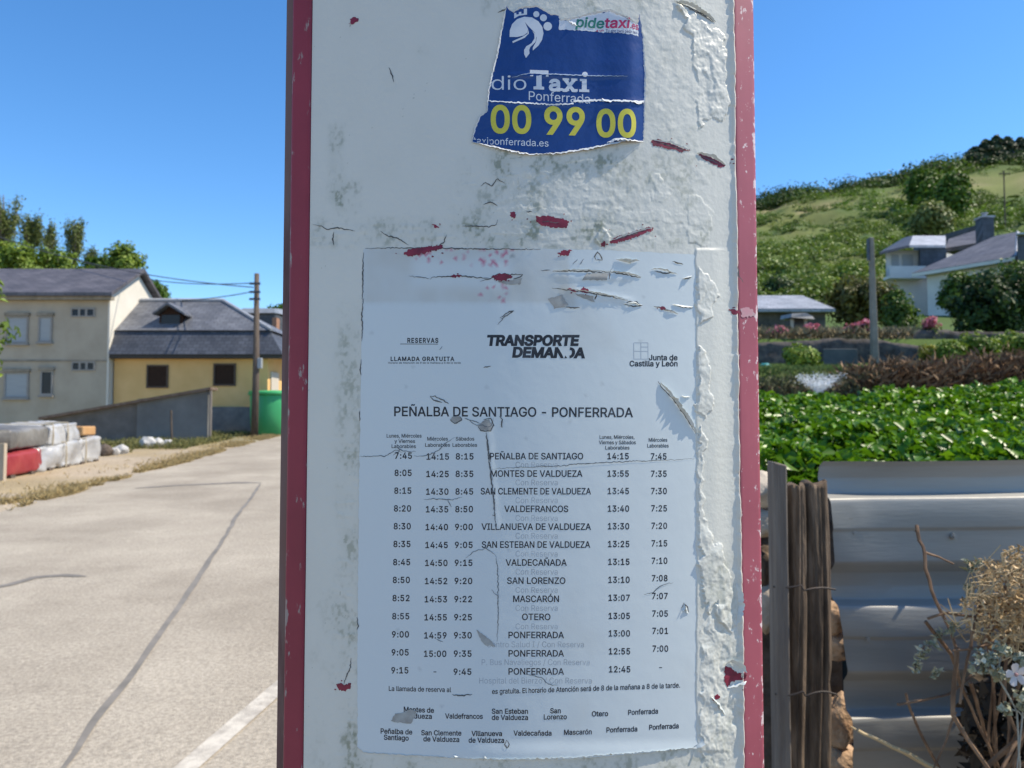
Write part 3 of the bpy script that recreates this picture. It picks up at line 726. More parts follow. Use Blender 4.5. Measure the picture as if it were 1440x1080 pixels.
# ---------------- tears and cracks in the vinyl skin itself
T0 = lambda x, y: hV(x, y) + .00022
for poly in [[(492, 27), (498, 24), (505, 26), (503, 30), (497, 34), (493, 33)], [(607, 315), (613, 317), (618, 320), (612, 321)], [(717, 299), (722, 297), (726, 302), (723, 307), (718, 305)],
             [(753, 305), (770, 304), (788, 307), (800, 311), (797, 320), (780, 321), (760, 317), (754, 311)], [(857, 340), (862, 335), (885, 327), (914, 319), (918, 324), (890, 335), (865, 343)], [(844, 343), (850, 339), (852, 344), (846, 347)],
             [(916, 198), (924, 196), (945, 203), (968, 212), (960, 214), (930, 207), (918, 204)], [(980, 217), (990, 216), (1012, 227), (1020, 233), (1014, 236), (996, 228)], [(473, 962), (480, 960), (484, 963), (494, 960), (494, 967), (484, 972), (476, 969)],
             [(1022, 434), (1034, 436), (1042, 440), (1032, 443)], [(1019, 936), (1026, 938), (1036, 946), (1044, 944), (1046, 952), (1030, 958), (1022, 966), (1018, 958)], [(1003, 978), (1009, 975), (1011, 980), (1005, 984)]]:
    tear(poly, vinyl, base=T0)
for pts in [[(762, 312), (775, 312), (787, 313)], [(921, 200), (945, 206), (964, 212)], [(985, 219), (1014, 232)], [(862, 338), (885, 331), (912, 322)], [(547, 95), (551, 105), (554, 116)], [(549, 103), (553, 107)], [(493, 34), (492, 38)], [(740, 298), (748, 298)],
            [(440, 316), (452, 318), (460, 323), (475, 320), (490, 323), (500, 325)], [(535, 325), (545, 332), (560, 335), (575, 345)], [(650, 318), (665, 318), (690, 319), (698, 316), (700, 309)], [(950, 3), (965, 9), (985, 18), (1000, 27), (1005, 32)], [(968, 12), (985, 20), (1003, 31)], [(484, 962), (488, 950), (493, 938), (494, 925)],
            [(676, 262), (683, 257), (692, 262), (700, 252), (710, 258)], [(680, 288), (690, 284), (700, 290)], [(470, 326), (468, 336), (470, 345)], [(610, 350), (625, 340), (628, 330)], [(700, 18), (710, 14), (715, 10)], [(1042, 398), (1036, 390), (1034, 375)]]:
    crack(pts, 1.5, True)
flush(DARKS, 'dark_crack', m_dark, vinyl)
for pts, wd, hg, sd in [([(916, 197), (945, 202), (969, 212)], 2.2, .0008, -1), ([(980, 216), (1000, 221), (1020, 233)], 3, .0018, -1), ([(857, 340), (885, 330), (917, 320)], 2.2, .0008, -1), ([(948, 2), (970, 8), (990, 20), (1006, 31)], 3, .0022, -1),
                    ([(1019, 936), (1026, 930), (1036, 936), (1045, 944)], 5, .0026, -1), ([(1022, 966), (1034, 960), (1046, 956)], 3, .0014, 1), ([(998, 978), (1012, 990), (1020, 1004)], 3, .0016, 1), ([(1033, 880), (1037, 850), (1034, 820)], 4, .0024, 1)]:
    lip(pts, wd, hg, sd)
flush(LIPS, 'lifted_film', m_lip, vinyl)
# patch of old film still crossing the right red band
patch('film_remnant', [(1040, 434), (1050, 432), (1058, 436), (1061, 444), (1050, 446), (1041, 446)], lambda x, y: .0009 + 0 * x, mat('film_on_band', (.42, .36, .35), (.5, .25, .28), scale=120, rough=.5), post, step=3, dens=2, jit=.6)['label'] = 'grey scrap of film stuck across the red band'

# ---------------- the taxi sticker
taxi = thing('taxi_sticker', 'torn blue taxi sticker with yellow numbers near the top of the post', 'sticker', tuple(onpost(790, 215)))
SO = [(712.6, 8.5), (716, 15), (722, 18.5), (730, 13), (742, 12), (754, 10.6), (766, 16), (776, 22), (785.6, 23), (787, 30), (800, 30), (812, 26), (826, 22), (840, 20), (856, 18.2), (868, 21), (876, 27), (886, 34), (896, 36), (897.6, 20), (901, 36), (903, 51), (905.5, 80), (906.6, 106), (906, 150), (904, 199), (890, 198), (877, 198), (862, 203), (852, 204), (836, 207), (817, 210), (803, 214), (788, 215), (766, 216.5), (745, 217), (728, 213), (715, 211), (692, 205.5), (678, 202), (664, 200), (669, 182), (676, 165), (685.6, 157.6), (687, 142), (688.7, 128), (692, 110), (696, 94), (698, 84), (700.5, 77), (704, 55), (709, 32)]
WHT = [(785.6, 23), (787, 30), (800, 30), (812, 26), (826, 22), (840, 20), (856, 18.2), (868, 21), (876, 27), (886, 34), (896, 36), (896.8, 52), (860, 48), (820, 44), (785.6, 42.6)]
def hS(x, y):
    x = np.asarray(x, float); y = np.asarray(y, float)
    h = .75 + .25 * fbm(x / 50, y / 50, 401, 3)
    h = h + 1.9 * sst(835, 882, x) - 2.3 * sst(883, 908, x)
    d = y - (106.5 + .012 * (x - 720)); h = h + .55 * np.exp(-(d / 2.4) ** 2) * boxm(x, y, 715, 880, 95, 120, 6)
    d = y - (145 + 2.5 * np.sin((x - 690) / 60)); h = h + .4 * np.exp(-(d / 2.0) ** 2) * (x > 690)
    h = h + .6 * np.exp(-((904 - x) / 5) ** 2) * 0 + .7 * np.exp(-(np.clip(212 - y, 0, 99) / 9) ** 2) * (.4 + .8 * fbm(x / 22, y / 60, 402, 3))
    return np.maximum(h, .45) * 1e-3
m_blue = mat('blue_sticker_print', (0.006, 0.035, 0.17), (0.009, 0.045, 0.20), scale=40, rough=.3, spec=.5, bump=.05, bscale=90)
m_wprint = mat('white_print', (0.62, 0.66, 0.70), (0.56, 0.6, 0.66), scale=60, rough=.4)
m_yprint = mat('yellow_print', (0.60, 0.56, 0.06), (0.55, 0.50, 0.05), scale=60, rough=.4)
m_edge = mat('torn_white_edge', (0.72, 0.74, 0.75), (0.5, 0.53, 0.55), scale=120, rough=.6)
patch('sticker_sheet', SO, hS, m_blue, taxi, step=3.2, dens=2.4, jit=.45)
patch('white_corner', WHT, lambda x, y: hS(x, y) + .00006, m_wprint, taxi, step=3.2, dens=2.4, jit=.5)['label'] = 'white corner of the taxi sticker with green and pink writing'
def SL(): return Letters(hS, .00013)
cl = lambda X, Y: inpoly(X, Y, SO)
wl = SL()
wl.text('adio', 670.5, 740, 127, 19.5, bold=-.004, keep=lambda X, Y: X > 690)
wl.text('Ponferrada', 743.5, 829, 141.5, 12.5, 146.5, bold=.0)
wl.text('taxiponferrada.es', 666, 771, 203, 9.6, 207, bold=0.0, keep=cl)
# slab-serif "Taxi"
def slab(pts): wl.poly(pts, 4)
slab([(745, 99), (771, 100), (771, 109), (767.5, 109), (766, 104.5), (761.5, 104.3), (761.5, 122), (765, 123), (765, 126.8), (750, 126.4), (750, 122.4), (754, 122), (754, 104), (750.5, 103.8), (749.2, 108.4), (745.3, 108.2)])
wl.text('a', 771.5, 787.5, 128.0, 20.5, 128.4, bold=.03); wl.text('x', 790.5, 811, 128.8, 20.5, 129.2, bold=.03)
for q in [[(786.3, 124.5), (791, 124.7), (791, 128.6), (786.3, 128.4)], [(790.8, 110.6), (800, 111), (800, 114), (790.8, 113.6)], [(802.8, 111), (811.5, 111.4), (811.5, 114.4), (802.8, 114)], [(790.8, 125.4), (800, 125.8), (800, 129), (790.8, 128.6)], [(803, 125.8), (812, 126.2), (812, 129.6), (803, 129.2)]]: slab(q)
slab([(815, 111.6), (824.6, 112), (824.6, 126.6), (828.2, 126.8), (828.2, 130.4), (814, 130), (814, 126.4), (817.8, 126.4), (817.8, 115), (815, 115)])
slab([(822 + 3.9 * math.cos(a), 105.6 + 3.9 * math.sin(a)) for a in np.linspace(0, 2 * math.pi, 14)[:-1]])
# round emblem with a castle and a road
wl.poly([(716.5, 53), (716.8, 44), (720, 35), (727, 28), (737, 24.5), (748, 25.5), (757, 31), (762.5, 39), (764, 48), (762, 57), (757, 65), (749, 72), (749, 68), (753.5, 60), (754.5, 54), (752, 47), (743, 38), (738, 32), (742.5, 42), (741.5, 47), (736, 51), (727, 53)], 3)
wl.poly([(739.5, 82.5), (737, 77), (737, 71), (740, 66), (747, 62), (751.5, 55), (751.2, 49), (748.5, 44.5), (752.5, 48), (754, 53), (753, 60), (745.5, 67), (744, 71), (744.5, 76)], 3)
wl.poly([(721, 61.5), (720.5, 59), (734, 53), (741.5, 48.5), (743, 42.5), (743.5, 48), (738, 54)], 3)
for cx_, cy_, r_ in [(754, 21, 4.3), (764, 26, 4.9), (770, 38, 6)]: slab([(cx_ + r_ * math.cos(a), cy_ + r_ * math.sin(a)) for a in np.linspace(0, 2 * math.pi, 20)[:-1]])
slab([(723, 27), (723, 19.5), (726, 19), (726, 21.5), (729.5, 21), (729.5, 18), (733, 17.5), (733, 20.5), (736.5, 20), (736.5, 13.2), (741, 13), (741, 21.6), (730, 23)])
wl.build('white_lettering', m_wprint, taxi)
yl = SL()
for t, x0, x1, yb, yb1 in [('00', 690, 747, 186.6, 187.2), ('99', 765, 822, 188.2, 190), ('00', 838, 893, 192, 194.4)]:
    yl.text(t, x0, x1, yb, 36.5, yb1, bold=.024)
yl.build('phone_number', m_yprint, taxi)
gl = SL(); gl.lift = .00022; gl.text('pide', 808.5, 849, 38.5, 13.5, 41, bold=.02, shear=.15); gl.build('green_lettering', mat('green_print', (.02, .17, .13), rough=.4), taxi)
kl = SL(); kl.lift = .00022; kl.text('taxi', 849.5, 884, 40.5, 13.5, 42, bold=.02, shear=.1); kl.text('.es', 884, 896.5, 42.5, 9, 44, bold=.012)
kl.text('a un', 838, 848, 45.5, 3.2, bold=.01); kl.build('pink_lettering', mat('pink_print', (.42, .02, .10), rough=.4), taxi)
nl = SL(); nl.lift = .00022; nl.text('Tu app para pedir taxi', 851, 895, 47, 4.2, 50, bold=.008); nl.build('navy_lettering', mat('navy_print', (.02, .05, .2), rough=.4), taxi)
def hb_s(fun):
    global hbase
    old = hbase; hbase = lambda x, y: hS(x, y) + .00012; fun(); hbase = old
def edges():
    for pts, wd, hg, sd in [([(664, 200), (692, 205.8), (715, 211.3), (745, 217), (766, 216.5)], 2.2, .0009, 1), ([(766, 216.5), (788, 215), (817, 210), (852, 204), (877, 198), (904, 199)], 2.8, .0009, 1), ([(852, 203), (862, 196), (876, 196), (884, 199)], 4, .0014, 1),
                            ([(712.6, 8.5), (709, 32), (704, 55), (700.5, 77), (696, 94), (692, 110), (688.7, 128), (686, 157)], 1.8, .0004, 1), ([(686, 157), (676, 165), (669, 182), (664, 200)], 1.4, .0004, 1), ([(712, 10), (716, 15), (722, 18.5), (730, 13), (754, 10.6), (766, 16), (776, 22), (786, 23)], 1.6, .0006, -1),
                            ([(786, 30), (812, 26), (840, 20), (856, 18), (876, 27), (896, 38)], 2.2, .0008, -1), ([(897, 20), (903, 51), (906, 106), (905, 150), (904, 199)], 1.6, .0004, -1), ([(687, 142.5), (705, 144), (740, 146), (775, 148), (806, 147)], 2.0, .00015, 0), ([(806, 143), (845, 142), (870, 144), (905, 145)], 2.6, .0003, 0), ([(846, 139), (852, 142), (862, 143)], 2.6, .001, 1), ([(888, 145), (906, 142)], 4, .001, 1),
                            ([(800, 29), (808, 33), (812, 37)], 4, .0008, 1)]:
        LIPS.append(ribbon_vf(pts, wd, .0, hg, 2.2, .45, sd != 0, sd))
hb_s(edges)
flush(LIPS, 'torn_edge', m_edge, taxi)
def scr():
    for pts in [[(720, 110), (745, 104), (790, 106), (840, 108), (880, 110)]]:
        THINS.append(ribbon_vf(pts, 1.6, .00008, .0002, 2.2, .3, True, 0))
hb_s(scr)
flush(THINS, 'crease', mat('crease_white', (.30, .38, .5), rough=.4), taxi)

# ------------------------------------------------------------------ the setting: ground, road, hill
def road_edges(y):           # right and left edge of the carriageway (x) at forward distance y
    r = -1.147 + .138 * (y - 3.78); l = -6.3 - .1 * (y - 9.5) if y > 3 else -5.65
    return l, r
def zleft(y): return .033 * np.asarray(y, float)
_ry = np.array([-30, 0, 1.2, 2.0, 2.6, 9.3, 10.2, 11.2, 11.9, 17, 17.35, 26, 36, 45, 60, 80])
_rz = np.array([-.4, 0, .05, .35, .62, 1.30, 1.45, 1.75, 2.15, 2.55, 3.25, 4.15, 5.9, 7.5, 9.5, 11.0])
def zright(y): return np.interp(y, _ry, _rz)
_hx = np.array([-140, -84, -61, -51, -20, 10, 28, 54, 75, 91, 112, 150, 200])
_hz = np.array([.07, .09, .115, .137, .155, .19, .235, .283, .304, .325, .345, .37, .39]) * 170 + 1.45
def G(x, y):
    x = np.asarray(x, float); y = np.asarray(y, float)
    e = -1.147 + .138 * (np.maximum(y, -5) - 3.78)
    wt = sst(e + .75, e + 2.3, x) * sst(.2, 2.0, y + .0 * x)
    z = zleft(np.minimum(y, 60)) * (1 - wt) + zright(y) * wt
    rz = np.interp(x, _hx, _hz); q = np.clip((y - 52) / 118, 0, 1)
    foot = z
    hill = foot + (rz - foot) * (q ** 1.05) - np.clip(y - 170, 0, 999) * .25
    z = np.where(y > 52, hill, z)
    return z
def Gs(x, y): return float(G(x, y))
def gcol(x, y):
    e = -1.147 + .138 * (np.maximum(y, -5) - 3.78)
    n1 = fbm(x / 3.1, y / 3.1, 501, 4); n2 = fbm(x / .5, y / .5, 502, 3)
    sand = np.array([.44, .36, .26]); straw = np.array([.30, .22, .085]); grass = np.array([.075, .12, .025]); soil = np.array([.09, .06, .04]); dgrass = np.array([.12, .14, .04])
    wr = sst(e + .7, e + 1.8, x)[..., None]
    left = sand + (straw - sand) * sst(.02, .2, n1 + n2 * .4)[..., None] * .5
    left = left + (dgrass - left) * sst(20, 26, y)[..., None] * .55
    right = soil + (grass - soil) * sst(10, 12.5, y)[..., None]
    right = right + (sand * .55 - right) * (1 - sst(1.5, 2.3, y))[..., None]
    h1 = fbm(x / 14, y / 20, 503, 4)[..., None]; h2 = fbm(x / 4, y / 6, 504, 3)[..., None]
    hill = np.array([.07, .115, .024]) + (np.array([.17, .185, .055]) - np.array([.07, .115, .024])) * sst(-.1, .22, h1 + .5 * h2)
    hill = hill + (np.array([.30, .25, .13]) - hill) * sst(.2, .34, h1 * .7 + h2) * .7
    c = left * (1 - wr) + right * wr
    c = c + (hill - c) * sst(44, 56, y)[..., None]
    return np.clip(c * (1 + .35 * n2[..., None]), .01, 1)
def col_mat(name, rough=.9, bump=.3, bscale=25):
    m = bpy.data.materials.new(name); m.use_nodes = True; t = m.node_tree; p = t.nodes['Principled BSDF']; p.inputs['Roughness'].default_value = rough; p.inputs['Specular IOR Level'].default_value = .2
    a = t.nodes.new('ShaderNodeAttribute'); a.attribute_name = 'col'
    tc = t.nodes.new('ShaderNodeTexCoord'); nz = t.nodes.new('ShaderNodeTexNoise'); nz.inputs['Scale'].default_value = bscale; nz.inputs['Detail'].default_value = 8; nz.inputs['Roughness'].default_value = .7
    r = t.nodes.new('ShaderNodeValToRGB'); r.color_ramp.elements[0].position = .3; r.color_ramp.elements[1].position = .7; r.color_ramp.elements[0].color = (.6, .6, .6, 1); r.color_ramp.elements[1].color = (1.3, 1.3, 1.3, 1)
    mx = t.nodes.new('ShaderNodeMix'); mx.data_type = 'RGBA'; mx.blend_type = 'MULTIPLY'; mx.inputs[0].default_value = 1
    t.links.new(tc.outputs['Object'], nz.inputs['Vector']); t.links.new(nz.outputs['Fac'], r.inputs[0])
    t.links.new(a.outputs['Color'], mx.inputs[6]); t.links.new(r.outputs[0], mx.inputs[7]); t.links.new(mx.outputs[2], p.inputs['Base Color'])
    b = t.nodes.new('ShaderNodeBump'); b.inputs['Strength'].default_value = bump; b.inputs['Distance'].default_value = .05
    t.links.new(nz.outputs['Fac'], b.inputs['Height']); t.links.new(b.outputs[0], p.inputs['Normal'])
    return m
def grid(name, xs, ys, m, zoff=0.0, kind='structure', label=None, rough=0.0):
    X, Y = np.meshgrid(xs, ys); Z = G(X, Y) + zoff
    if rough: Z = Z + rough * fbm(X / 6, Y / 6, 510, 4) * sst(62, 80, Y) + .05 * fbm(X / .7, Y / .7, 511, 3) * sst(0.2, .6, np.abs(X - (-3.2))/3.2 - 1) * 0
    I = np.arange(X.size).reshape(X.shape)
    Q = np.stack([I[:-1, :-1], I[:-1, 1:], I[1:, 1:], I[1:, :-1]], -1).reshape(-1, 4)
    o = np_mesh(name, np.stack([X, Y, Z], -1).reshape(-1, 3), Q, m, None, True, {'col': gcol(X, Y).reshape(-1, 3)})
    return tag(o, label, None, None, kind)
def spaced(a, b, segs): return np.unique(np.concatenate([np.arange(p, q, st) for p, q, st in segs] + [[b]]))
xs = spaced(-900, 900, [(-900, -200, 100), (-200, -40, 10), (-40, -12, 1), (-12, 14, .3), (14, 60, 1.2), (60, 200, 6), (200, 900, 100)])
ys = spaced(-600, 2000, [(-600, -60, 60), (-60, -6, 6), (-6, 28, .3), (28, 62, 1), (62, 200, 3), (200, 600, 60), (600, 2000, 200)])
grid('ground', xs, ys, col_mat('earth_and_grass'), 0, 'structure', 'sandy verge, garden soil and green scrubby hillside', 5.0)

m_asph = mat('old_asphalt', (0.325, 0.28, 0.22), (0.45, 0.395, 0.315), scale=.9, rough=.85, bump=.35, bscale=140, spec=.25, detail=10)
t = m_asph.node_tree   # fine aggregate speckle
p = next(n for n in t.nodes if n.type == 'BSDF_PRINCIPLED'); src = p.inputs['Base Color'].links[0].from_socket
tc = next(n for n in t.nodes if n.type == 'TEX_COORD')
nz = t.nodes.new('ShaderNodeTexNoise'); nz.inputs['Scale'].default_value = 55; nz.inputs['Detail'].default_value = 6; nz.inputs['Roughness'].default_value = .8
r_ = t.nodes.new('ShaderNodeValToRGB'); r_.color_ramp.elements[0].position = .35; r_.color_ramp.elements[1].position = .65; r_.color_ramp.elements[0].color = (.62, .62, .62, 1); r_.color_ramp.elements[1].color = (1.3, 1.3, 1.28, 1)
mx = t.nodes.new('ShaderNodeMix'); mx.data_type = 'RGBA'; mx.blend_type = 'MULTIPLY'; mx.inputs[0].default_value = 1
t.links.new(tc.outputs['Object'], nz.inputs['Vector']); t.links.new(nz.outputs['Fac'], r_.inputs[0]); t.links.new(src, mx.inputs[6]); t.links.new(r_.outputs[0], mx.inputs[7]); t.links.new(mx.outputs[2], p.inputs['Base Color'])
def strip(name, fl, fr, y0, y1, m, dz, label, n=160, kind='structure', nx=10, wob=0.0):
    V = []; yy = np.linspace(y0, y1, n)
    for y in yy:
        a = fl(y) + wob * float(fbm(np.array(y / .7), np.array(3.3), 61, 4)); b = fr(y) + wob * .6 * float(fbm(np.array(y / .6), np.array(9.3), 62, 4))
        for j in range(nx + 1):
            x = a + (b - a) * j / nx; V.append((x, y, Gs(x, y) + dz))
    Fc = [(i * (nx + 1) + j, i * (nx + 1) + j + 1, (i + 1) * (nx + 1) + j + 1, (i + 1) * (nx + 1) + j) for i in range(n - 1) for j in range(nx)]
    return tag(np_mesh(name, V, Fc, m, None, True), label, None, None, kind)
strip('road', lambda y: road_edges(y)[0], lambda y: road_edges(y)[1] + .55, -12, 56, m_asph, .012, 'pale worn asphalt road running uphill', 260, wob=.35)
m_line = mat('worn_white_line', (0.60, 0.55, 0.46), (0.40, 0.36, 0.30), scale=13, rough=.8, detail=10, lo=.40, hi=.60, bump=.2, bscale=120)
strip('road_marking', lambda y: road_edges(y)[1] - .045, lambda y: road_edges(y)[1] + .05, -8, 40, m_line, .018, 'worn white edge line on the road', 400, nx=1, wob=.02)
m_shadow_scuff = mat('wire_shadow_and_scuff', (0.17, 0.155, 0.13), (0.25, 0.225, 0.19), scale=6, rough=.7)  # dark tone shared by the painted wire shadow and the real scuff
def groundpt(px, py, dz=0.0):
    """where the pixel's ray meets the left ground"""
    x, y, z = ray(px, py); x /= y; z /= y
    Y = (dz - CAM.z) / (z - .033)
    return Vector((x * Y, Y, .033 * Y))
def streak(name, px, wd, label, m=m_shadow_scuff):
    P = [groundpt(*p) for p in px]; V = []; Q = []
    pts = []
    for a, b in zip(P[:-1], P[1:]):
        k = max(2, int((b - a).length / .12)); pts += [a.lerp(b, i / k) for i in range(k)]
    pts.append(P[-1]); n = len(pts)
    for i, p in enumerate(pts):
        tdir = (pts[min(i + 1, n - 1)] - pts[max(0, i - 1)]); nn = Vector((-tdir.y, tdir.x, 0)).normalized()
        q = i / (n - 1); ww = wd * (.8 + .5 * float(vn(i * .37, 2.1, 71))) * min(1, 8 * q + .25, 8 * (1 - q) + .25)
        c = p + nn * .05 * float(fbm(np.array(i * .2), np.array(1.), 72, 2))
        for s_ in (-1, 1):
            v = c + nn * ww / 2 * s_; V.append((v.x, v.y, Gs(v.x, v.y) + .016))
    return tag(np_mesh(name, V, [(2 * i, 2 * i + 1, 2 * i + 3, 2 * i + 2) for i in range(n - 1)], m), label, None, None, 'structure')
streak('painted_wire_shadow', [(60, 1130), (110, 1062), (160, 985), (230, 884), (300, 782), (345, 712), (366, 680)], .042, 'dark strip painted as a wire shadow running up the road')  # cast shadow of an overhead wire, painted as a dark strip
streak('painted_wire_shadow', [(366, 680), (330, 680), (250, 684), (190, 688)], .13, 'dark strip painted as a wire shadow crossing the road')
streak('road_patch', [(-20, 832), (15, 825), (50, 815), (90, 812), (122, 813)], .07, 'dark scuff on the asphalt')

# dry grass on the verge
def blades(name, P, h, m, wd=.012, label=None, lean=.5, tint=None):
    N = len(P); a = RNG.uniform(0, 2 * np.pi, N); d = np.stack([np.cos(a), np.sin(a), np.zeros(N)], 1); l = RNG.normal(size=(N, 3)) * lean; l[:, 2] = 1
    l /= np.linalg.norm(l, axis=1, keepdims=True); hh = (h * RNG.uniform(.5, 1.3, N))[:, None]; w_ = (wd * RNG.uniform(.6, 1.4, N))[:, None]
    V = np.stack([P - d * w_, P + d * w_, P + l * hh * .6 + d * w_ * .6, P + l * hh + np.array([0, 0, -.15]) * hh + d * 0.2 * hh], 1).reshape(-1, 3)
    b = np.arange(N)[:, None] * 4
    o = np_mesh(name, V, np.concatenate([b + [0, 1, 2], b + [0, 2, 3]], 1).reshape(-1, 3), m, None, attrs={'tint': np.repeat(RNG.random(N) if tint is None else tint, 4)})
    return tag(o, label, None, None, 'stuff')
m_straw = mat('straw', (.36, .25, .10), (.52, .40, .20), attr='tint', rough=.8, transl=.2, c3=(.42, .32, .14))
m_weed = mat('green_weed', (.10, .12, .03), (.30, .27, .10), attr='tint', rough=.7, transl=.25)
yv = 9 + 25 * RNG.random(30000) ** 1.3
xo = RNG.exponential(.19, 30000) - .12 + .25 * fbm(yv / 1.3, yv * 0, 521, 3)
xv = np.array([road_edges(y)[0] for y in yv]) - xo - .06 * np.clip(yv - 18, 0, 9) * RNG.random(30000)
keep = fbm(xv / .8, yv / .8, 522, 3) > -.12 + .15 * (yv < 14)
P = np.stack([xv, yv, G(xv, yv) - .01], 1)[keep]
blades('dry_grass', P, np.full(len(P), .12), m_straw, .012, 'dry yellow grass along the road edge', .6)
yv = RNG.uniform(19, 27.5, 9000); xv = -11.5 + 3.0 * RNG.random(9000) - .08 * (yv - 20); k = fbm(xv / .9, yv / .9, 531, 3) > -.05
P = np.stack([xv, yv, G(xv, yv)], 1)[k]; blades('green_weeds', P, np.full(len(P), .20), m_weed, .014, 'green weeds growing at the foot of the grey sloping wall', .5)

N = 26000; yv = 2.5 + 42 * RNG.random(N) ** 1.6; xv = -1.147 + .138 * (yv - 3.78) + RNG.uniform(.65, 3.4, N) * (1 + .02 * yv); k = fbm(xv / .7, yv / .7, 541, 3) > -.1
P = np.stack([xv, yv, G(xv, yv) - .01], 1)[k]; P = P[(P[:, 0] < .2 * P[:, 1] + .3)]
blades('bank_weeds', P, np.full(len(P), .22), m_weed, .013, 'straggling weeds and dry grass on the bank beside the road', .6)

# ------------------------------------------------------------------ left: buildings
m_beige = mat('beige_render', (.37, .315, .235), (.43, .37, .28), scale=1.4, rough=.9, bump=.15, bscale=40, detail=8)
m_gable = mat('cream_render', (.62, .58, .49), (.68, .64, .55), scale=1.2, rough=.9)
m_slateA = slate_mat('weathered_slate', (.085, .08, .088), (.13, .12, .13))
m_slateB = slate_mat('grey_slate', (.10, .105, .12), (.17, .175, .19))
m_slateC = slate_mat('dark_slate', (.055, .06, .072), (.085, .09, .105), bw=.25, rh=.2)
m_shut = mat('white_shutter', (.34, .36, .36), (.29, .31, .315), scale=8, rough=.6, stretch=(.2, 1, 6))
m_frame = mat('window_frame', (.30, .28, .25), (.25, .235, .21), scale=9, rough=.7)
m_glass = mat('dark_glass', (.018, .02, .024), rough=.25, spec=.3)
m_brownw = mat('brown_wood', (.03, .016, .011), (.05, .028, .018), scale=12, rough=.8, spec=.15, stretch=(6, 1, 1))
m_eave = mat('stone_eave', (.30, .26, .20), (.2, .175, .13), scale=5, rough=.9)

bb = thing('apartment_house', 'two-storey beige house with white roller shutters and slate gable roof beside the yellow house', 'house', (-18, 30, .9))
X0, X1, Y0, Y1, ZE, ZR, YR = -23.5, -14.67, 28.0, 32.0, 6.0, 7.22, 30.1
mb = MB(); mb.box(X0, X1 - .02, Y0, Y1, .3, ZE - .02); mb.build('wall', m_beige, bb)
mb = MB(); mb.prism([(X1 - .02, Y0 + .003, .3), (X1 - .02, Y1 - .003, .3), (X1 - .02, Y1 - .003, ZE - .02), (X1 - .02, YR, ZR - .12), (X1 - .02, Y0 + .003, ZE - .02)], (.06, 0, 0)); mb.build('gable_wall', m_gable, bb)
mb = MB()
for ya, yb in ((Y0 - .35, YR), (Y1 + .3, YR)):
    za = ZE - .12
    mb.hexa([(X0 - .3, ya, za), (X1 + .28, ya, za), (X1 + .28, yb, ZR - .02), (X0 - .3, yb, ZR - .02), (X0 - .3, ya, za + .13), (X1 + .28, ya, za + .13), (X1 + .28, yb, ZR + .12), (X0 - .3, yb, ZR + .12)])
rf = mb.build('roof', m_slateA, bb)
mb = MB(); mb.box(X0 - .28, X1 + .2, Y0 - .25, Y0 - .003, ZE - .24, ZE - .1); mb.build('eave_moulding', m_eave, bb)
def wz(py, D): return CAM.z + (589 - py) / F * D
def wx(px, D): return (px - 720) / F * D
def window(par, x0, x1, y0, y1, D, m_in, frame=m_frame, name='window', fw=.06, mull=0, lintel=True):
    a, b = wx(x0, D), wx(x1, D); c, d = wz(y1, D), wz(y0, D)
    mb = MB()
    mb.box(a - fw, b + fw, D - .05, D - .004, c - fw, c); mb.box(a - fw, b + fw, D - .05, D - .004, d, d + fw); mb.box(a - fw, a, D - .05, D - .004, c, d); mb.box(b, b + fw, D - .05, D - .004, c, d)
    for k in range(mull): xm = a + (b - a) * (k + 1) / (mull + 1); mb.box(xm - .04, xm + .04, D - .052, D - .004, c, d)
    f = mb.build(name, frame, par)
    mb = MB(); mb.box(a + .001, b - .001, D - .022, D - .002, c + .001, d - .001); mb.build('shutter' if m_in is m_shut else 'pane', m_in, f)
    if lintel:
        mb = MB(); mb.box(a - fw - .05, b + fw + .05, D - .10, D - .003, d + fw + .003, d + fw + .12); mb.build('lintel', m_eave, f)
        mb = MB(); mb.box(a - fw - .04, b + fw + .04, D - .11, D - .003, c - fw - .07, c - fw - .003); mb.build('sill', m_frame, f)
for a in [(9, 35, 446, 480), (54, 69, 446, 478), (8, 38, 525, 557)]: window(bb, *a, 28.0, m_shut)
window(bb, 59, 72, 523, 553, 28.0, m_glass)
for a in [(99, 129, 434, 443), (102, 131, 510, 519)]: window(bb, *a, 28.0, m_glass, fw=.05, mull=2, lintel=False)
mb = MB(); mb.box(X0, X1 - .03, Y0 - .03, Y0 - .003, wz(508, 28), wz(505.5, 28)); mb.build('string_course', m_eave, bb)

yh = thing('yellow_house', 'single-storey yellow house with a grey slate mansard roof and one small dormer', 'house', (-11.5, 30, .9))
m_yel = mat('ochre_render', (.68, .42, .16), (.76, .48, .20), scale=1.2, rough=.9, detail=8, bump=.1, bscale=30)
m_plinth = mat('grey_plinth', (.14, .13, .125), (.22, .205, .19), scale=2.5, rough=.9, detail=8)
yw, zeb = 28.3, 3.83
mb = MB(); mb.box(-14.58, -8.95, yw, 33, 1.9, zeb + .1); mb.build('wall', m_yel, yh)
mb = MB(); mb.box(-14.58, -8.9, yw - .06, 33, .3, 1.9 - .003); mb.build('plinth', m_plinth, yh)
ye, zb, zt_, ybk = 27.9, 3.79, 4.71, 28.42
xl, xr, xr2 = -14.60, -8.28, -8.95
zr, yr = 6.08, 30.2
mb = MB()   # steep lower slope, front and right
mb.add([(xl, ye, zb), (xr, ye, zb), (xr2, ybk, zt_), (xl, ybk, zt_), (xr, 33.6, zb), (xr2, 33.0, zt_), (xl, 33.6, zb), (xl, 33.0, zt_)],
       [(0, 1, 2, 3), (1, 4, 5, 2), (0, 3, 7, 6), (6, 7, 5, 4), (0, 6, 4, 1), (3, 2, 5, 7)])
mb.build('lower_roof', m_slateC, yh)
mb = MB(); zz_ = zt_ + .004
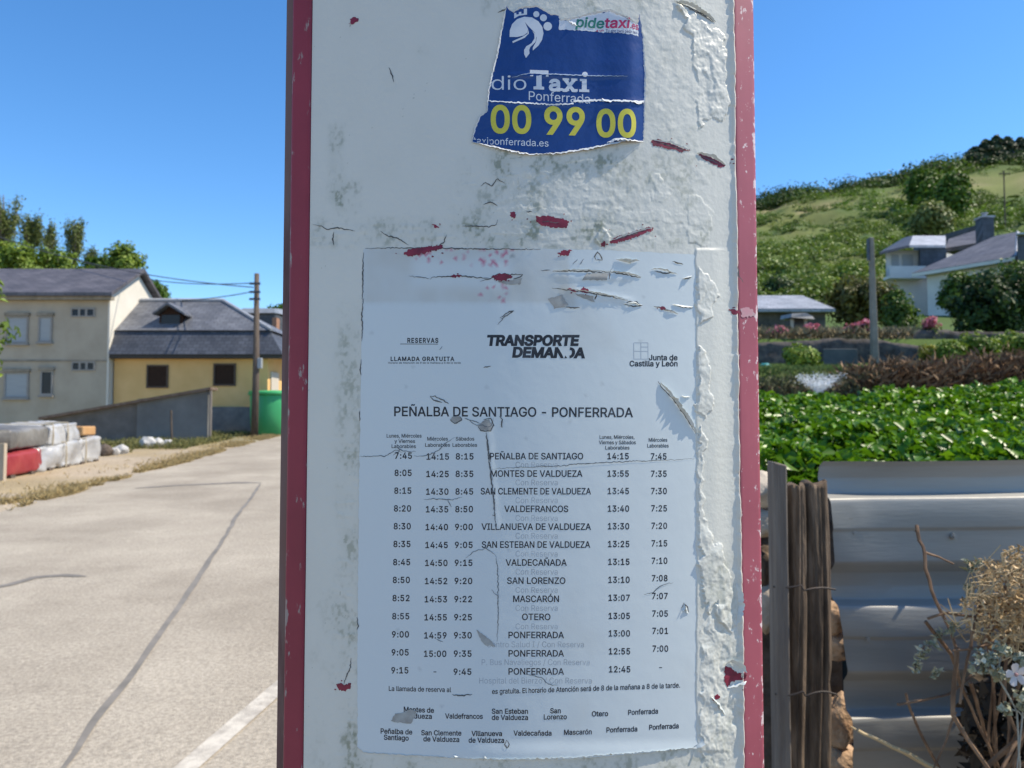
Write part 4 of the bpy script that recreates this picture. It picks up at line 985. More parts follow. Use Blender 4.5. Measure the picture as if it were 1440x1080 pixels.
mb.add([(xl, ybk - .10, zz_), (xr2 + .12, ybk - .10, zz_), (-11.35, yr, zr), (xl, yr, zr), (xr2 + .12, 33.1, zz_), (xl, 33.1, zz_)], [(0, 1, 2, 3), (1, 4, 2), (4, 5, 3, 2), (0, 3, 5), (0, 5, 4, 1)])
mb.build('upper_roof', m_slateB, yh)
mb = MB(); mb.tube([(xr2 + .12, ybk - .1, zz_ + .03), (-11.35, yr, zr + .04)], .07, 6); mb.tube([(xl, yr, zr + .04), (-11.35, yr, zr + .04)], .07, 6); mb.build('ridge_tile', mat('ridge_zinc', (.42, .43, .45), (.33, .34, .36), scale=6, rough=.5), yh)
mb = MB(); mb.box(xl, xr - .1, ye + .06, yw - .003, zb - .13, zb - .003); mb.build('soffit_board', mat('dark_soffit', (.05, .045, .04), rough=.8), yh)
# dormer
dm = MB(); D_ = 28.75; a, b = wx(222, D_), wx(254, D_); dm.box(a, b, D_, 30.0, 4.75, wz(441, D_)); dormer = dm.build('dormer', m_brownw, yh)
mb = MB(); mb.box(a + .08, b - .08, D_ - .03, D_ - .003, wz(461, D_), wz(442, D_)); mb.build('pane', m_glass, dormer)
pk = (wx(237, D_), wz(425, D_)); el = (wx(217, D_), wz(440, D_)); er = (wx(262, D_), wz(441, D_)); mb = MB()
mb.prism([(el[0], D_ - .3, el[1]), (pk[0], D_ - .3, pk[1]), (er[0], D_ - .3, er[1]), (er[0], D_ - .3, er[1] - .07), (pk[0], D_ - .3, pk[1] - .1), (el[0], D_ - .3, el[1] - .07)], (0, 1.7, 0)); mb.build('dormer_roof', m_slateB, dormer)
mb = MB(); mb.prism([(a, D_ + .003, el[1] - .06), (pk[0], D_ + .003, pk[1] - .11), (b, D_ + .003, er[1] - .06)], (0, 1.2, 0)); mb.build('dormer_gable', m_brownw, dormer)
for q in [(208, 234, 515, 543), (302, 329, 513, 540)]: window(yh, *q, yw, m_brownw, mat('brown_frame', (.09, .06, .04), rough=.6), lintel=False)
mb = MB(); mb.box(-8.95 + .003, -8.9, 28.6, 29.5, .95, 3.2); mb.build('door', mat('pale_door', (.55, .5, .42), rough=.6), yh)

fh = thing('slate_house', 'distant house with a pale flat-topped slate roof behind the yellow house', 'house', (wx(372, 45), 45, 1.5))
mb = MB(); mb.box(wx(338, 45), wx(386, 45), 45, 50, 1.2, wz(463, 45)); mb.build('wall', m_plinth, fh)
mb = MB(); a, b = wx(334, 45), wx(390, 45); zq = wz(441, 45); mb.hexa([(a, 44.4, zq), (b, 44.4, zq), (b - .2, 50.5, zq + .5), (a + .6, 50.5, zq + .5), (a + .3, 44.8, wz(433, 45)), (b - .2, 44.8, wz(433, 45)), (b - .5, 50.2, wz(433, 45) + .6), (a + 1, 50.2, wz(433, 45) + .6)]); mb.build('roof', mat('pale_slate', (.24, .26, .29), (.18, .2, .22), scale=2, rough=.5), fh)
mb = MB(); mb.box(wx(336, 45), wx(387.5, 45), 44.6, 49.5, wz(463, 45) + .003, zq - .003); mb.build('upper_wall', m_slateC, fh)
mb = MB(); mb.box(wx(382, 43.8), wx(388, 43.8), 43.7, 44.3, wz(462, 43.8), wz(446, 43.8)); mb.build('chimney', mat('brick_chimney', (.28, .14, .09), (.34, .2, .13), scale=8, rough=.9), fh)

lt = thing('sloping_wall', 'low grey cement wall with sloping tiled top before the beige and yellow houses', 'wall', (-11, 24, .79))
m_grey = mat('grey_cement', (.125, .125, .118), (.19, .188, .175), scale=.9, rough=.92, detail=9, bump=.2, bscale=20)
Dl = 23.6
xm = wx(193, Dl)
mb = MB(); xa, xb = wx(60, Dl), wx(292, Dl)
mb.prism([(xm, Dl, .2), (xb, Dl, .2), (xb, Dl, wz(549, Dl)), (xm, Dl, wz(561, Dl))], (0, .35, 0)); mb.build('rendered_wall', m_grey, lt)
mb = MB(); mb.prism([(xa, Dl + .06, .2), (xm - .003, Dl + .06, .2), (xm - .003, Dl + .06, wz(561.5, Dl)), (xa, Dl + .06, wz(589, Dl))], (0, .25, 0)); mb.build('block_wall', mat('grey_blockwork', (.105, .10, .09), (.16, .15, .14), scale=2.2, rough=.95, detail=9, bump=.3, bscale=14), lt)
mb = MB(); r0 = (xb + .12, wz(548, Dl)); r1 = (xa - .05, wz(590, Dl))
mb.prism([(r0[0], Dl - .12, r0[1] + .004), (r0[0], Dl - .12, r0[1] + .085), (r1[0], Dl - .12, r1[1] + .085), (r1[0], Dl - .12, r1[1] + .004)], (0, .6, 0)); mb.build('tile_coping', mat('tile_edge', (.13, .085, .06), (.2, .15, .11), scale=6, rough=.9), lt)
mb = MB(); mb.tube([(xb + .10, Dl - .02, .3), (xb + .10, Dl - .02, wz(549, Dl))], .045, 8); mb.build('corner_post', mat('grey_timber', (.24, .21, .18), (.16, .14, .12), scale=10, rough=.9, stretch=(4, 4, .5)), lt)

# wooden pole with wires
m_pole = mat('pole_wood', (.075, .055, .042), (.14, .11, .085), scale=7, rough=.9, stretch=(6, 6, .4))
up = thing('utility_pole', 'dark wooden utility pole beside the yellow house and green container', 'utility pole', tuple(groundpt(358, 606.0)))
Dp = 26.0; bx = wx(358.5, Dp)
mb = MB(); mb.tube([(bx, Dp, .6), (bx + .02, Dp, 3), (bx, Dp, wz(383, Dp))], [.125, .11, .08], 10, .03); mb.build('pole', m_pole, up, True)
mb = MB(); mb.box(bx + .09, bx + .24, Dp - .12, Dp + .02, wz(518, Dp), wz(503, Dp)); mb.build('junction_box', m_shut, up, bevel=.02)
mb = MB()
for z in (wz(398, Dp), wz(410, Dp), wz(420, Dp)): mb.box(bx - .2, bx + .16, Dp - .14, Dp - .085, z - .035, z + .035)
mb.build('bracket', m_slateC, up)
def wire(px0, D0, px1, D1, sag, label):
    a = at(*px0, D0); b = at(*px1, D1); pts = [a.lerp(b, i / 24) - Vector((0, 0, sag * 4 * (i / 24) * (1 - i / 24))) for i in range(25)]
    mb = MB(); mb.tube(pts, .018, 5); o = mb.build('overhead_wire', mat('cable', (.06, .06, .065), rough=.6)); tag(o, label, 'wire', 'overhead wires on the wooden pole')
wire((356, 398), Dp, (90, 355), 44, .6, 'uppermost overhead wire sagging left from the wooden pole')
wire((356, 410), Dp, (60, 380), 44, .9, 'second overhead wire sagging left from the wooden pole')
wire((356, 404), Dp, (-60, 310), 34, .5, 'overhead wire climbing across the beige roof towards the left')

gc = thing('green_container', 'large round green container with a flat lid at the roadside', 'container', (wx(387, 27.2), 27.2, .9))
m_green = mat('green_plastic', (.05, .36, .12), (.06, .42, .14), scale=2, rough=.42, spec=.5)
c0 = Vector((wx(387, 27.2), 27.2, .72)); hz = wz(556, 27.2) - c0.z
mb = MB(); mb.lathe([(.70, 0), (.78, .05), (.83, hz * .5), (.85, hz - .02), (.84, hz)], c0, 40); mb.build('tank_body', m_green, gc, True)
mb = MB(); mb.lathe([(.84, hz + .003), (.91, hz + .01), (.91, hz + .10), (.86, hz + .13), (.5, hz + .17), (.12, hz + .18), (.0001, hz + .18)], c0, 40); mb.build('lid', m_green, gc, True)
for an in (-2.2, -.7, .8, 2.4):
    mb = MB(); ca, sa = math.cos(an), math.sin(an); pts = [c0 + Vector((ca * r_ - sa * o_, sa * r_ + ca * o_, hz + .10 + zz1)) for r_, o_, zz1 in [(.88, -.14, 0), (.97, -.12, .03), (.97, .12, .03), (.88, .14, 0)]]
    mb.tube(pts, .022, 6); mb.build('handle', m_green, gc, True)

# packs of building material on the verge
def wrapped(name, label, A, B, wd, z0, h0, h1, mA, mB_, split, par_cat, seed):
    """long wrapped pack: front lower edge A->B (x, y), depth wd to the left"""
    A = Vector(A); B = Vector(B); d = (B - A).normalized(); nrm = Vector((-d.y, d.x)); 
    root = thing(name, label, par_cat, (A.x, A.y, z0))
    from mathutils import noise
    Lg = (B - A).length
    def seg(q0, q1, nm, m, grow):
        nu = max(4, int((q1 - q0) * 46)); nv = 40; vs = []; fs = []
        for i in range(nu + 1):
            q = q0 + (q1 - q0) * i / nu
            for j in range(nv):
                a = 2 * math.pi * j / nv; c_, s_ = math.cos(a), math.sin(a)
                e = .27; u = math.copysign(abs(c_) ** e, c_); v = math.copysign(abs(s_) ** e, s_)
                hh = h0 + (h1 - h0) * q
                zz2 = z0 + (B.y * .033 - A.y * .033) * q + hh * .5 + v * hh * .5
                off = wd * .5 + u * wd * .5
                p3 = Vector((A.x + d.x * Lg * q + nrm.x * off, A.y + d.y * Lg * q + nrm.y * off, zz2))
                w_ = noise.noise(Vector((p3.y * 2.2 + seed, p3.z * 4, p3.x * 3))) * .05 + noise.noise(Vector((p3.y * 7, p3.z * 9 + seed, p3.x * 9))) * .045 + abs(noise.noise(Vector((p3.y * 5 + p3.z * 9, seed, p3.z * 3)))) * .04
                k_ = 1 + grow * (.1 + 1.25 * w_ / .06)
                ctr = Vector((A.x + d.x * Lg * q + nrm.x * wd * .5, A.y + d.y * Lg * q + nrm.y * wd * .5, zz2 - v * hh * .5))
                vs.append(ctr + (p3 - ctr) * k_)
        for i in range(nu):
            for j in range(nv): fs.append((i * nv + j, i * nv + (j + 1) % nv, (i + 1) * nv + (j + 1) % nv, (i + 1) * nv + j))
        fs += [tuple(range(nv))[::-1], tuple(nu * nv + j for j in range(nv))]
        mbx = MB(); mbx.add(vs, fs); return mbx.build(nm, m, root, True)
    seg(0, split, 'end_panel', mA, .06); seg(split - .04, 1, 'wrapping', mB_, .18)
    for q in (.56, .8):
        mbx = MB(); hh = h0 + (h1 - h0) * q; z1 = z0 + (B.y - A.y) * .033 * q
        def pt(off, z): return Vector((A.x + d.x * Lg * q + nrm.x * off, A.y + d.y * Lg * q + nrm.y * off, z))
        mbx.tube([pt(-.06, z1), pt(-.07, z1 + hh * .5), pt(-.06, z1 + hh * 1.04), pt(wd + .05, z1 + hh * 1.04), pt(wd + .05, z1)], .018, 5); mbx.build('strap', m_straw2, root)
    return root
m_straw2 = mat('pale_strap', (.42, .36, .26), rough=.7)
m_foil = mat('white_plastic_wrap', (.34, .34, .34), (.52, .52, .51), scale=2.2, rough=.3, spec=.6, bump=1.0, bscale=5)
m_redtarp = mat('red_boards', (.26, .025, .035), (.33, .05, .05), scale=4, rough=.5)
m_darktarp = mat('dark_wrap', (.09, .085, .08), (.24, .23, .21), scale=1.2, rough=.4, bump=1.0, bscale=5)
A = groundpt(8, 674); B = groundpt(137, 648)
pa = wrapped('wrapped_pack', 'lower wrapped pack on the verge, red at its near end and white beyond', A.xy, B.xy, 1.0, Gs(A.x, A.y) + .02, .40, .50, m_redtarp, m_foil, .34, 'building materials', 3)
zt2 = Gs(A.x, A.y) + .02 + .40
pb = wrapped('wrapped_pack', 'upper pack wrapped in dark and white plastic, stacked on the red and white pack', (A.x - .08, A.y + .2), (A.x * .2 + B.x * .8 - .05, A.y * .25 + B.y * .75), .85, zt2 + .05, .36, .40, m_darktarp, m_foil, .55, 'building materials', 8)
sk = thing('pallet', 'timber skids under the stacked packs', 'pallet', (A.x - .3, A.y, Gs(A.x, A.y)))
for i in range(6):
    p = A.lerp(B, .03 + i * .185); mb = MB(); z = Gs(p.x, p.y); mb.box(p.x - .95, p.x + .03, p.y, p.y + .12, z - .01, z + .055); mb.build('skid', m_pole, sk)
q = A.lerp(B, .90); mb = MB(); zq = Gs(q.x, q.y) + .50 + .07
mb.box(q.x - .62, q.x - .05, q.y - .2, q.y + .3, zq, zq + .19); o = mb.build('cardboard_box', mat('orange_cardboard', (.45, .24, .09), (.5, .3, .14), scale=4, rough=.8), None, bevel=.03); tag(o, 'tan cardboard box lying on the far end of the red and white pack', 'box')
# a post and rubble
mb = MB(); g = groundpt(3, 676); mb.box(g.x - .045, g.x + .045, g.y - .04, g.y + .04, g.z - .2, g.z + .62); tag(mb.build('wooden_stake', mat('pale_timber', (.42, .34, .25), (.5, .42, .32), scale=8, rough=.9, stretch=(4, 4, .5)), bevel=.006), 'pale wooden stake standing at the left end of the stacked packs', 'stake')
mb = MB(); g = groundpt(242, 622); mb.tube([(g.x, g.y, g.z - .2), (g.x - .05, g.y, g.z + .95)], .03, 7); tag(mb.build('garden_stake', m_pole), 'thin leaning stake in front of the grey sloping wall', 'stake')
m_rubble = mat('pale_rubble', (.42, .40, .37), (.55, .54, .51), scale=6, rough=.9)
for i, (px, py, s_, lb) in enumerate([(147, 641, .20, 'brown-grey lump of rubble beside the white wrapped pack'), (160, 640, .14, 'small pale block next to the rubble lump'), (172, 638, .16, 'white upright block at the end of the rubble'), (208, 630, .22, 'white block before the grey sloping wall'), (222, 629, .18, 'second white block before the grey sloping wall, by the thin stake'), (236, 627, .13, 'small grey stone at the foot of the thin stake')]):
    g = groundpt(px, py); mb = MB(); mb.rock((g.x, g.y, g.z + s_ * .6), (s_, s_ * .8, s_ * .8), 20 + i, 2, .3)
    tag(mb.build('rubble_block', m_pole if i == 0 else m_rubble), lb, 'rubble', 'rubble blocks by the sloping wall')

# ------------------------------------------------------------------ left: trees
def leafm(name, a, b, c=None, tr=.3, rough=.5): return mat(name, a, b, attr='tint', rough=rough, c3=c, transl=tr, spec=.35)
L_green = leafm('green_leaf', (.035, .075, .008), (.17, .27, .03), (.08, .16, .016))
L_yell = leafm('yellow_green_leaf', (.07, .12, .012), (.30, .38, .05), (.15, .23, .025))
L_dull = leafm('dull_leaf', (.08, .11, .025), (.27, .31, .10), (.15, .19, .05))
L_dark = leafm('dark_leaf', (.014, .032, .009), (.09, .15, .032), (.038, .075, .016))
m_bark = mat('bark', (.07, .055, .045), (.14, .115, .09), scale=8, rough=.95, stretch=(4, 4, .6))
def gb(px, D): x = wx(px, D); return Vector((x, D, Gs(x, D)))
def wispy(name, label, px, D, ytop, ybot, wpx, nbr, seed, group):
    """half-bare poplar: steep thin branches with tufts of leaves and gaps between"""
    b = gb(px, D); root = thing(name, label, 'tree', tuple(b), group); rnd = random.Random(seed)
    zt3, z0 = wz(ytop, D), wz(ybot, D); mb = MB(); Pl = []; Nl = []
    mb.tube([b - Vector((0, 0, .2)), Vector((b.x, D, z0)), Vector((b.x + .1, D, z0 + (zt3 - z0) * .5)), Vector((b.x, D, zt3 - .3))], [.2, .13, .07, .02], 7)
    for k in range(nbr):
        h0 = z0 + (zt3 - z0) * rnd.uniform(0, .6); ln = (zt3 - h0) * rnd.uniform(.35, .9); a = rnd.uniform(0, 6.283); w_ = wpx / F * D * rnd.uniform(.4, 1.1) * min(1, (zt3 - h0 - ln * .4) / (zt3 - z0) + .35)
        p0 = Vector((b.x, D, h0)); p1 = p0 + Vector((math.cos(a) * w_ * .7, math.sin(a) * w_ * .7, ln * .5)); p2 = p0 + Vector((math.cos(a) * w_, math.sin(a) * w_, ln))
        mb.tube([p0, p1, p2], [.04, .025, .008], 5)
        bare = rnd.random() < .25
        for t_ in range(4 if bare else 11):
            q = rnd.uniform(.3, 1.02); c = p0.lerp(p1, q * 2) if q < .5 else p1.lerp(p2, q * 2 - 1)
            n = rnd.randint(8, 20); o = RNG.normal(size=(n, 3)) * np.array([.12, .12, .22]); Pl.append(np.array(c) + o); Nl.append(o + RNG.normal(size=(n, 3)) * .3 + np.array([0, 0, .1]))
    P = np.concatenate(Pl); leaf_obj('crown', P, np.concatenate(Nl), RNG.uniform(.09, .2, len(P)), L_dull, root, .5); mb.build('trunk', m_bark, root, True)
for i, (px, D, yt, yb, w_, nb_, lb) in enumerate([(-4, 42, 262, 400, 26, 34, 'tall half-bare poplar at the left picture edge above the beige house'), (38, 45, 296, 392, 17, 22, 'half-bare poplar second from the left behind the beige roof'), (62, 47, 306, 392, 12, 14, 'slimmest half-bare poplar, between two taller ones behind the beige roof'), (98, 45, 298, 392, 13, 20, 'half-bare poplar farthest right, tapering to a thin top'), (122, 46, 345, 395, 10, 10, 'short sparse poplar just left of the rounded bright green tree')]):
    wispy('poplar_tree', lb, px, D, yt, yb, w_, nb_, 50 + i, 'poplars behind the beige house')
for px, D, y0, y1, rx, m_, lb in [(170, 43, 344, 400, 24, L_yell, 'rounded bright green tree behind the ridge of the beige house'), (134, 44, 360, 400, 13, L_green, 'green tree beside the thin poplars behind the beige house'), (14, 40, 340, 404, 34, L_yell, 'broad light green tree at far left behind the beige roof'), (76, 42, 350, 404, 36, L_yell, 'wide low green tree below the poplars behind the beige roof'), (216, 44, 398, 440, 10, L_green, 'small green tree showing right of the beige gable'), (398, 60, 424, 470, 22, L_green, 'green tree beside the distant slate house, half behind the post')]:
    b = gb(px, D); zc = (wz(y0, D) + wz(y1, D)) / 2
    tree('leafy_tree', lb, 'tree', b, (b.x, b.y, zc), (rx / F * D, rx / F * D, (wz(y0, D) - wz(y1, D)) / 2), m_, m_bark, 70, 46, .42, .24, .16, 'leafy trees behind the left houses', 8)
b = Vector((-8.5, 11.4, Gs(-8.5, 11.4)))
root = tree('garden_tree', 'leafy green branch ends of a tree reaching in at the left picture edge', 'tree', b, (-8.42, 11.4, 2.75), (.85, .85, 1.2), L_yell, m_bark, 46, 46, .24, .13, .08, None, 14, asp=.5)

# ------------------------------------------------------------------ right: fence of corrugated sheet and rough stakes
Df = 1.75
m_zinc = mat('galvanised_sheet', (.23, .225, .205), (.35, .34, .31), scale=2.2, rough=.52, metal=.2, spec=.45, detail=8, bump=.05, bscale=60, stretch=(.35, 1, 3))
add_wear(m_zinc, (.17, .125, .085), th=.66, sc=7, str_=(.5, 1, 2.2))
cf = thing('sheet_fence', 'grey corrugated metal sheet fence with horizontal ribs behind the rough stakes', 'fence', (1.3, Df, .3))
def xl_at(z):   # wavering left edge of the sheet
    py = 589 - (z - CAM.z) / Df * F
    return wx(np.interp(py, [640, 650, 664, 700, 800, 900, 1080], [1166, 1157, 1151, 1160, 1167, 1180, 1189]), Df)
prof = []       # photo row -> depth offset (towards the camera is negative)
def rib(y0):    # bright ledge at y0, wide flat face, under-cut, recess
    return [(y0 - 2.5, .026), (y0 + 2.5, -.002), (y0 + 8, -.005), (y0 + 44, -.006), (y0 + 48, -.001), (y0 + 90, -.005), (y0 + 96, .002), (y0 + 108, .026), (y0 + 128, .032), (y0 + 143, .028)]
prof = [(648, .012), (655, .022), (672, .030), (686, .028)]
for y0 in (696, 845, 995, 1146): prof += rib(y0)
prof = prof[:-2]
zz_ = [wz(a, Df) for a, b in prof]
nxs = 60; V = []
for sd_ in (0, 1):
    for (py, dy), z in zip(prof, zz_):
        xa = xl_at(z)
        for i in range(nxs + 1):
            q = i / nxs; x = xa + (2.9 - xa) * q
            wv = .006 * math.sin(x * 3.1 + z * 2) + .003 * math.sin(x * 11 + z * 9) + .012 * math.exp(-((x - xa) / .05) ** 2) * math.sin(z * 14)
            V.append((x, Df + dy + wv + .0012 * sd_ + .02 * (x - xa), z + .003 * (x - .7) * 2.0 + .002 * math.sin(x * 5)))
k = len(prof); Fc = []
for i in range(k - 1):
    for j in range(nxs):
        a = i * (nxs + 1) + j; Fc.append((a, a + nxs + 1, a + nxs + 2, a + 1)); b = a + k * (nxs + 1); Fc.append((b, b + 1, b + nxs + 2, b + nxs + 1))
o = np_mesh('corrugated_sheet', V, Fc, m_zinc, cf, False)
md = o.modifiers.new('bevel', 'BEVEL'); md.width = .003; md.segments = 2; md.limit_method = 'ANGLE'; md.angle_limit = math.radians(20)
for px, py in [(1196, 747), (1211, 892), (1335, 752), (1420, 890)]:
    c = Vector((wx(px, Df), Df - .004, wz(py, Df))); mb = MB(); mb.tube([c + Vector((0, .004, 0)), c - Vector((0, .003, 0))], .007, 10); mb.tube([c - Vector((0, .003, 0)), c - Vector((0, .008, 0))], .0045, 6); mb.build('screw', m_zinc, cf)

m_oldw = mat('grey_split_wood', (.045, .03, .019), (.21, .15, .10), scale=10, rough=.95, stretch=(3.2, 3.2, .5), bump=.45, bscale=34, c3=(.11, .078, .052))
m_batten = mat('grey_batten', (.13, .105, .085), (.22, .185, .15), scale=7, rough=.9, stretch=(6, 6, .4), bump=.4, bscale=20)
mb = MB(); D1 = 1.62; xa, xb = wx(1087, D1), wx(1105.5, D1); zt3 = wz(651, D1)
mb.hexa([(xa, D1, 0), (xb, D1, 0), (xb, D1 + .045, 0), (xa, D1 + .045, 0), (xa, D1, zt3 + .003), (xb, D1 - .0, zt3 - .004), (xb, D1 + .045, zt3 - .002), (xa, D1 + .045, zt3 + .004)])
tag(mb.build('fence_batten', m_batten, bevel=.003), 'square grey wooden batten, tallest and leftmost of the fence stakes', 'fence stake')
def log(px0, px1, pyt, D, label, seed, notch):
    """rough split post: noisy prism with a broken top"""
    from mathutils import noise
    nz2, na = 110, 56; vs = []; fs = []
    cx_ = (wx(px0, D) + wx(px1, D)) / 2; rx = (wx(px1, D) - wx(px0, D)) / 2; zt3 = wz(pyt, D); z0 = -.1
    for i in range(nz2 + 1):
        z = z0 + (zt3 - z0) * i / nz2
        for j in range(na):
            a = 2 * math.pi * j / na; d = Vector((math.cos(a), math.sin(a), 0))
            g = noise.noise(Vector((d.x * 1.7 + seed, d.y * 1.7, z * 1.6))) * .30 - .34 * math.exp(-((a - 4.9 - .25 * math.sin(z * 4 + seed)) / .13) ** 2) + noise.noise(Vector((d.x * 5 + seed, d.y * 5, z * 5))) * .05 + noise.noise(Vector((d.x * 12, d.y * 12 + seed, z * 14))) * .018
            kn = .16 * math.exp(-((z - wz(notch, D)) / .02) ** 2)
            r = rx * (1 + g - kn)
            vs.append((cx_ + d.x * r + .006 * math.sin(z * 5 + seed), D + rx + d.y * rx * .9 * (1 + g), z + (.010 * noise.noise(Vector((d.x * 1.5, d.y * 1.5, seed))) if i == nz2 else 0)))
    for i in range(nz2):
        for j in range(na): fs.append((i * na + j, i * na + (j + 1) % na, (i + 1) * na + (j + 1) % na, (i + 1) * na + j))
    fs += [tuple(range(na))[::-1], tuple(nz2 * na + j for j in range(na))]
    mb = MB(); mb.add(vs, fs); return tag(mb.build('fence_log', m_oldw, smooth=True), label, 'fence stake')
log(1104, 1130, 682, 1.645, 'rough split grey log in the middle of the fence stakes', 2, 820)
log(1129, 1166, 679, 1.66, 'thicker dark split log right of the other stakes, against the metal sheet', 9, 958)
m_wire = mat('rusty_wire', (.03, .025, .022), (.07, .05, .04), scale=20, rough=.7)
def loopwire(py, label, amp):
    D = 1.63; pts = []
    for i in range(25):
        q = i / 24; px = 1083 + q * 86; pts.append(Vector((wx(px, D), D - .002 + .0 * q - .012 * math.sin(math.pi * q), wz(py + amp * math.sin(q * 5.2 + 1) + 8 * (q > .45), D))))
    mb = MB(); mb.tube(pts, .0022, 5); tag(mb.build('tie_wire', m_wire), label, 'wire')
loopwire(818, 'upper dark wire binding the fence stakes together', 4); loopwire(962, 'lower dark wire binding the fence stakes together', 7)
m_stone = mat('pale_stone', (.40, .33, .25), (.55, .48, .38), scale=9, rough=.95, bump=.4, bscale=30)
m_brickst = mat('orange_stone', (.34, .2, .11), (.46, .31, .2), scale=14, rough=.95, bump=.6, bscale=50, c3=(.4, .27, .17))
for i, (px, py, D, sx, sz, m_, lb) in enumerate([(1073, 690, 1.85, .05, .04, m_stone, 'pale rounded stone at the top of the wall behind the batten'), (1073, 735, 1.86, .055, .035, m_stone, 'second pale stone below the rounded one behind the batten'), (1072, 800, 1.88, .06, .05, m_oldw, 'dark stone in shade behind the batten'), (1075, 850, 1.86, .045, .06, m_stone, 'grey stone low behind the batten'),
                                               (1172, 868, 1.84, .032, .035, m_brickst, 'orange-brown stone between log and metal sheet, uppermost'), (1174, 905, 1.84, .036, .035, m_brickst, 'orange-brown stone just below the uppermost one beside the sheet'), (1173, 1010, 1.84, .042, .06, m_brickst, 'long brown stone low between log and metal sheet'), (1176, 1068, 1.84, .05, .05, m_brickst, 'lowest brown stone between log and metal sheet')]):
    mb = MB(); mb.rock((wx(px, D), D + .02, wz(py, D)), (sx, .05, sz), 40 + i, 3, .35); tag(mb.build('wall_stone', m_, smooth=True), lb, 'stone')
mb = MB(); D = 1.93; mb.box(wx(1040, D), wx(1182, D), D + .02, D + .25, .1, wz(700, D)); 
tag(mb.build('rubble_wall', mat('dark_rubble', (.05, .042, .035), (.13, .105, .085), scale=14, rough=.95, bump=1, bscale=18)), 'dark low rubble wall behind the fence stakes', 'wall')

# ------------------------------------------------------------------ potato bed
L_crop = leafm('crop_leaf', (.035, .095, .005), (.19, .36, .012), (.095, .21, .007), tr=.3, rough=.36)
N = 60000
yv = 2.35 + (9.4 - 2.35) * RNG.random(N) ** 1.35
xv = RNG.uniform(-.2, 1, N) ; lo_ = .22 * yv + .35; xv = lo_ + (np.minimum(.85 * yv + .6, 8.5) - lo_) * RNG.random(N)
mnd = fbm(xv / .55, yv / .55, 601, 3) * .36 + .10 * np.sin(yv * 2 * np.pi / .75) * .6
top = np.interp(yv, [2.3, 2.6, 6, 9.2, 9.5], [1.02, 1.19, 1.50, 1.74, 1.55]) + mnd + .05 * np.cos(xv)
dep = RNG.exponential(.07, N); dep = np.where(dep > .4, RNG.random(N) * .3, dep)
Pn = np.stack([xv, yv, top - dep], 1)
Nn = RNG.normal(size=(N, 3)) * .55 + np.array([.12, -.25, .8])
tint = np.clip(.5 + RNG.normal(size=N) * .22 + mnd * .9, 0, 1)
crop = leaf_obj('potato_plants', Pn, Nn, RNG.uniform(.045, .095, N) * np.interp(yv, [2.3, 9], [.9, 1.25]), L_crop, None, .62, tint, .35)
tag(crop, 'dense bed of leafy green potato plants behind the metal fence', None, None, 'stuff')
mb = MB()
for i in range(420):
    y = 2.5 + 6.8 * random.random(); x = .25 * y + .3 + (.55 * y) * random.random(); z0 = Gs(x, y)
    mb.tube([(x, y, z0), (x + random.uniform(-.05, .05), y + random.uniform(-.05, .05), z0 + .28), (x + random.uniform(-.12, .12), y + random.uniform(-.1, .1), z0 + .46)], [.007, .006, .003], 4)
tag(mb.build('potato_stalks', mat('stalk', (.10, .16, .05), rough=.6)), 'pale green stalks under the potato leaves', None, None, 'stuff')

# earth bank with dead stems, sprinkler spray
mb = MB(); bank = []
nb, nh = 150, 16; V = []
for i in range(nb + 1):
    q = i / nb; px = 1010 + q * 520; D = 10.9 - .3 * q; tp = np.interp(px, [1000, 1180, 1215, 1260, 1330, 1440, 1530], [541, 540, 530, 522, 520, 508, 500]); bt = 572
    for j in range(nh + 1):
        h = j / nh; z = wz(bt + (tp - bt) * min(1, h * 1.25), D); dy = (h - .2) * .9 if h > .8 else h * .25
        x = wx(px, D)
        g = .16 * float(fbm(np.array(x / .5), np.array(h * 3.), 611, 4)); V.append((x, D + dy - g * 1.2, z + g * .5))
Fc = [(i * (nh + 1) + j, (i + 1) * (nh + 1) + j, (i + 1) * (nh + 1) + j + 1, i * (nh + 1) + j + 1) for i in range(nb) for j in range(nh)]
tag(np_mesh('earth_bank', V, Fc, mat('red_brown_earth', (.09, .05, .026), (.22, .125, .07), scale=3.5, rough=.95, bump=.8, bscale=9, detail=9, c3=(.11, .07, .05))), 'brown earth bank above the potato bed', None, None, 'structure')
V = np.array(V).reshape(nb + 1, nh + 1, 3)
idx = RNG.integers(60, nb, 3800); jdx = RNG.integers(5, nh, 3800)
P = V[idx, jdx] + RNG.normal(size=(3800, 3)) * .05
m_dead = mat('dead_stem', (.11, .06, .03), (.38, .24, .13), attr='tint', rough=.9, c3=(.21, .125, .065))
blades('dead_stems', P, np.full(3800, .26), m_dead, .012, 'dry brown stems hanging over the earth bank', .9)
idx = RNG.integers(0, 70, 2600); jdx = RNG.integers(6, nh + 1, 2600); P = V[idx, jdx] + RNG.normal(size=(2600, 3)) * .06
blades('bank_grass', P, np.full(2600, .14), mat('olive_grass', (.07, .075, .03), (.18, .17, .08), attr='tint', rough=.85), .012, 'short olive grass at the left end of the earth bank', .7)
N = 16000; yv = RNG.uniform(11.6, 16.8, N); xv = RNG.uniform(.26, .82, N) * yv; P = np.stack([xv, yv, G(xv, yv) - .02], 1)
blades('garden_grass', P, np.full(N, .17), mat('garden_green', (.06, .10, .02), (.19, .24, .06), attr='tint', rough=.8, transl=.2), .018, 'green grass below the dark garden wall', .5)
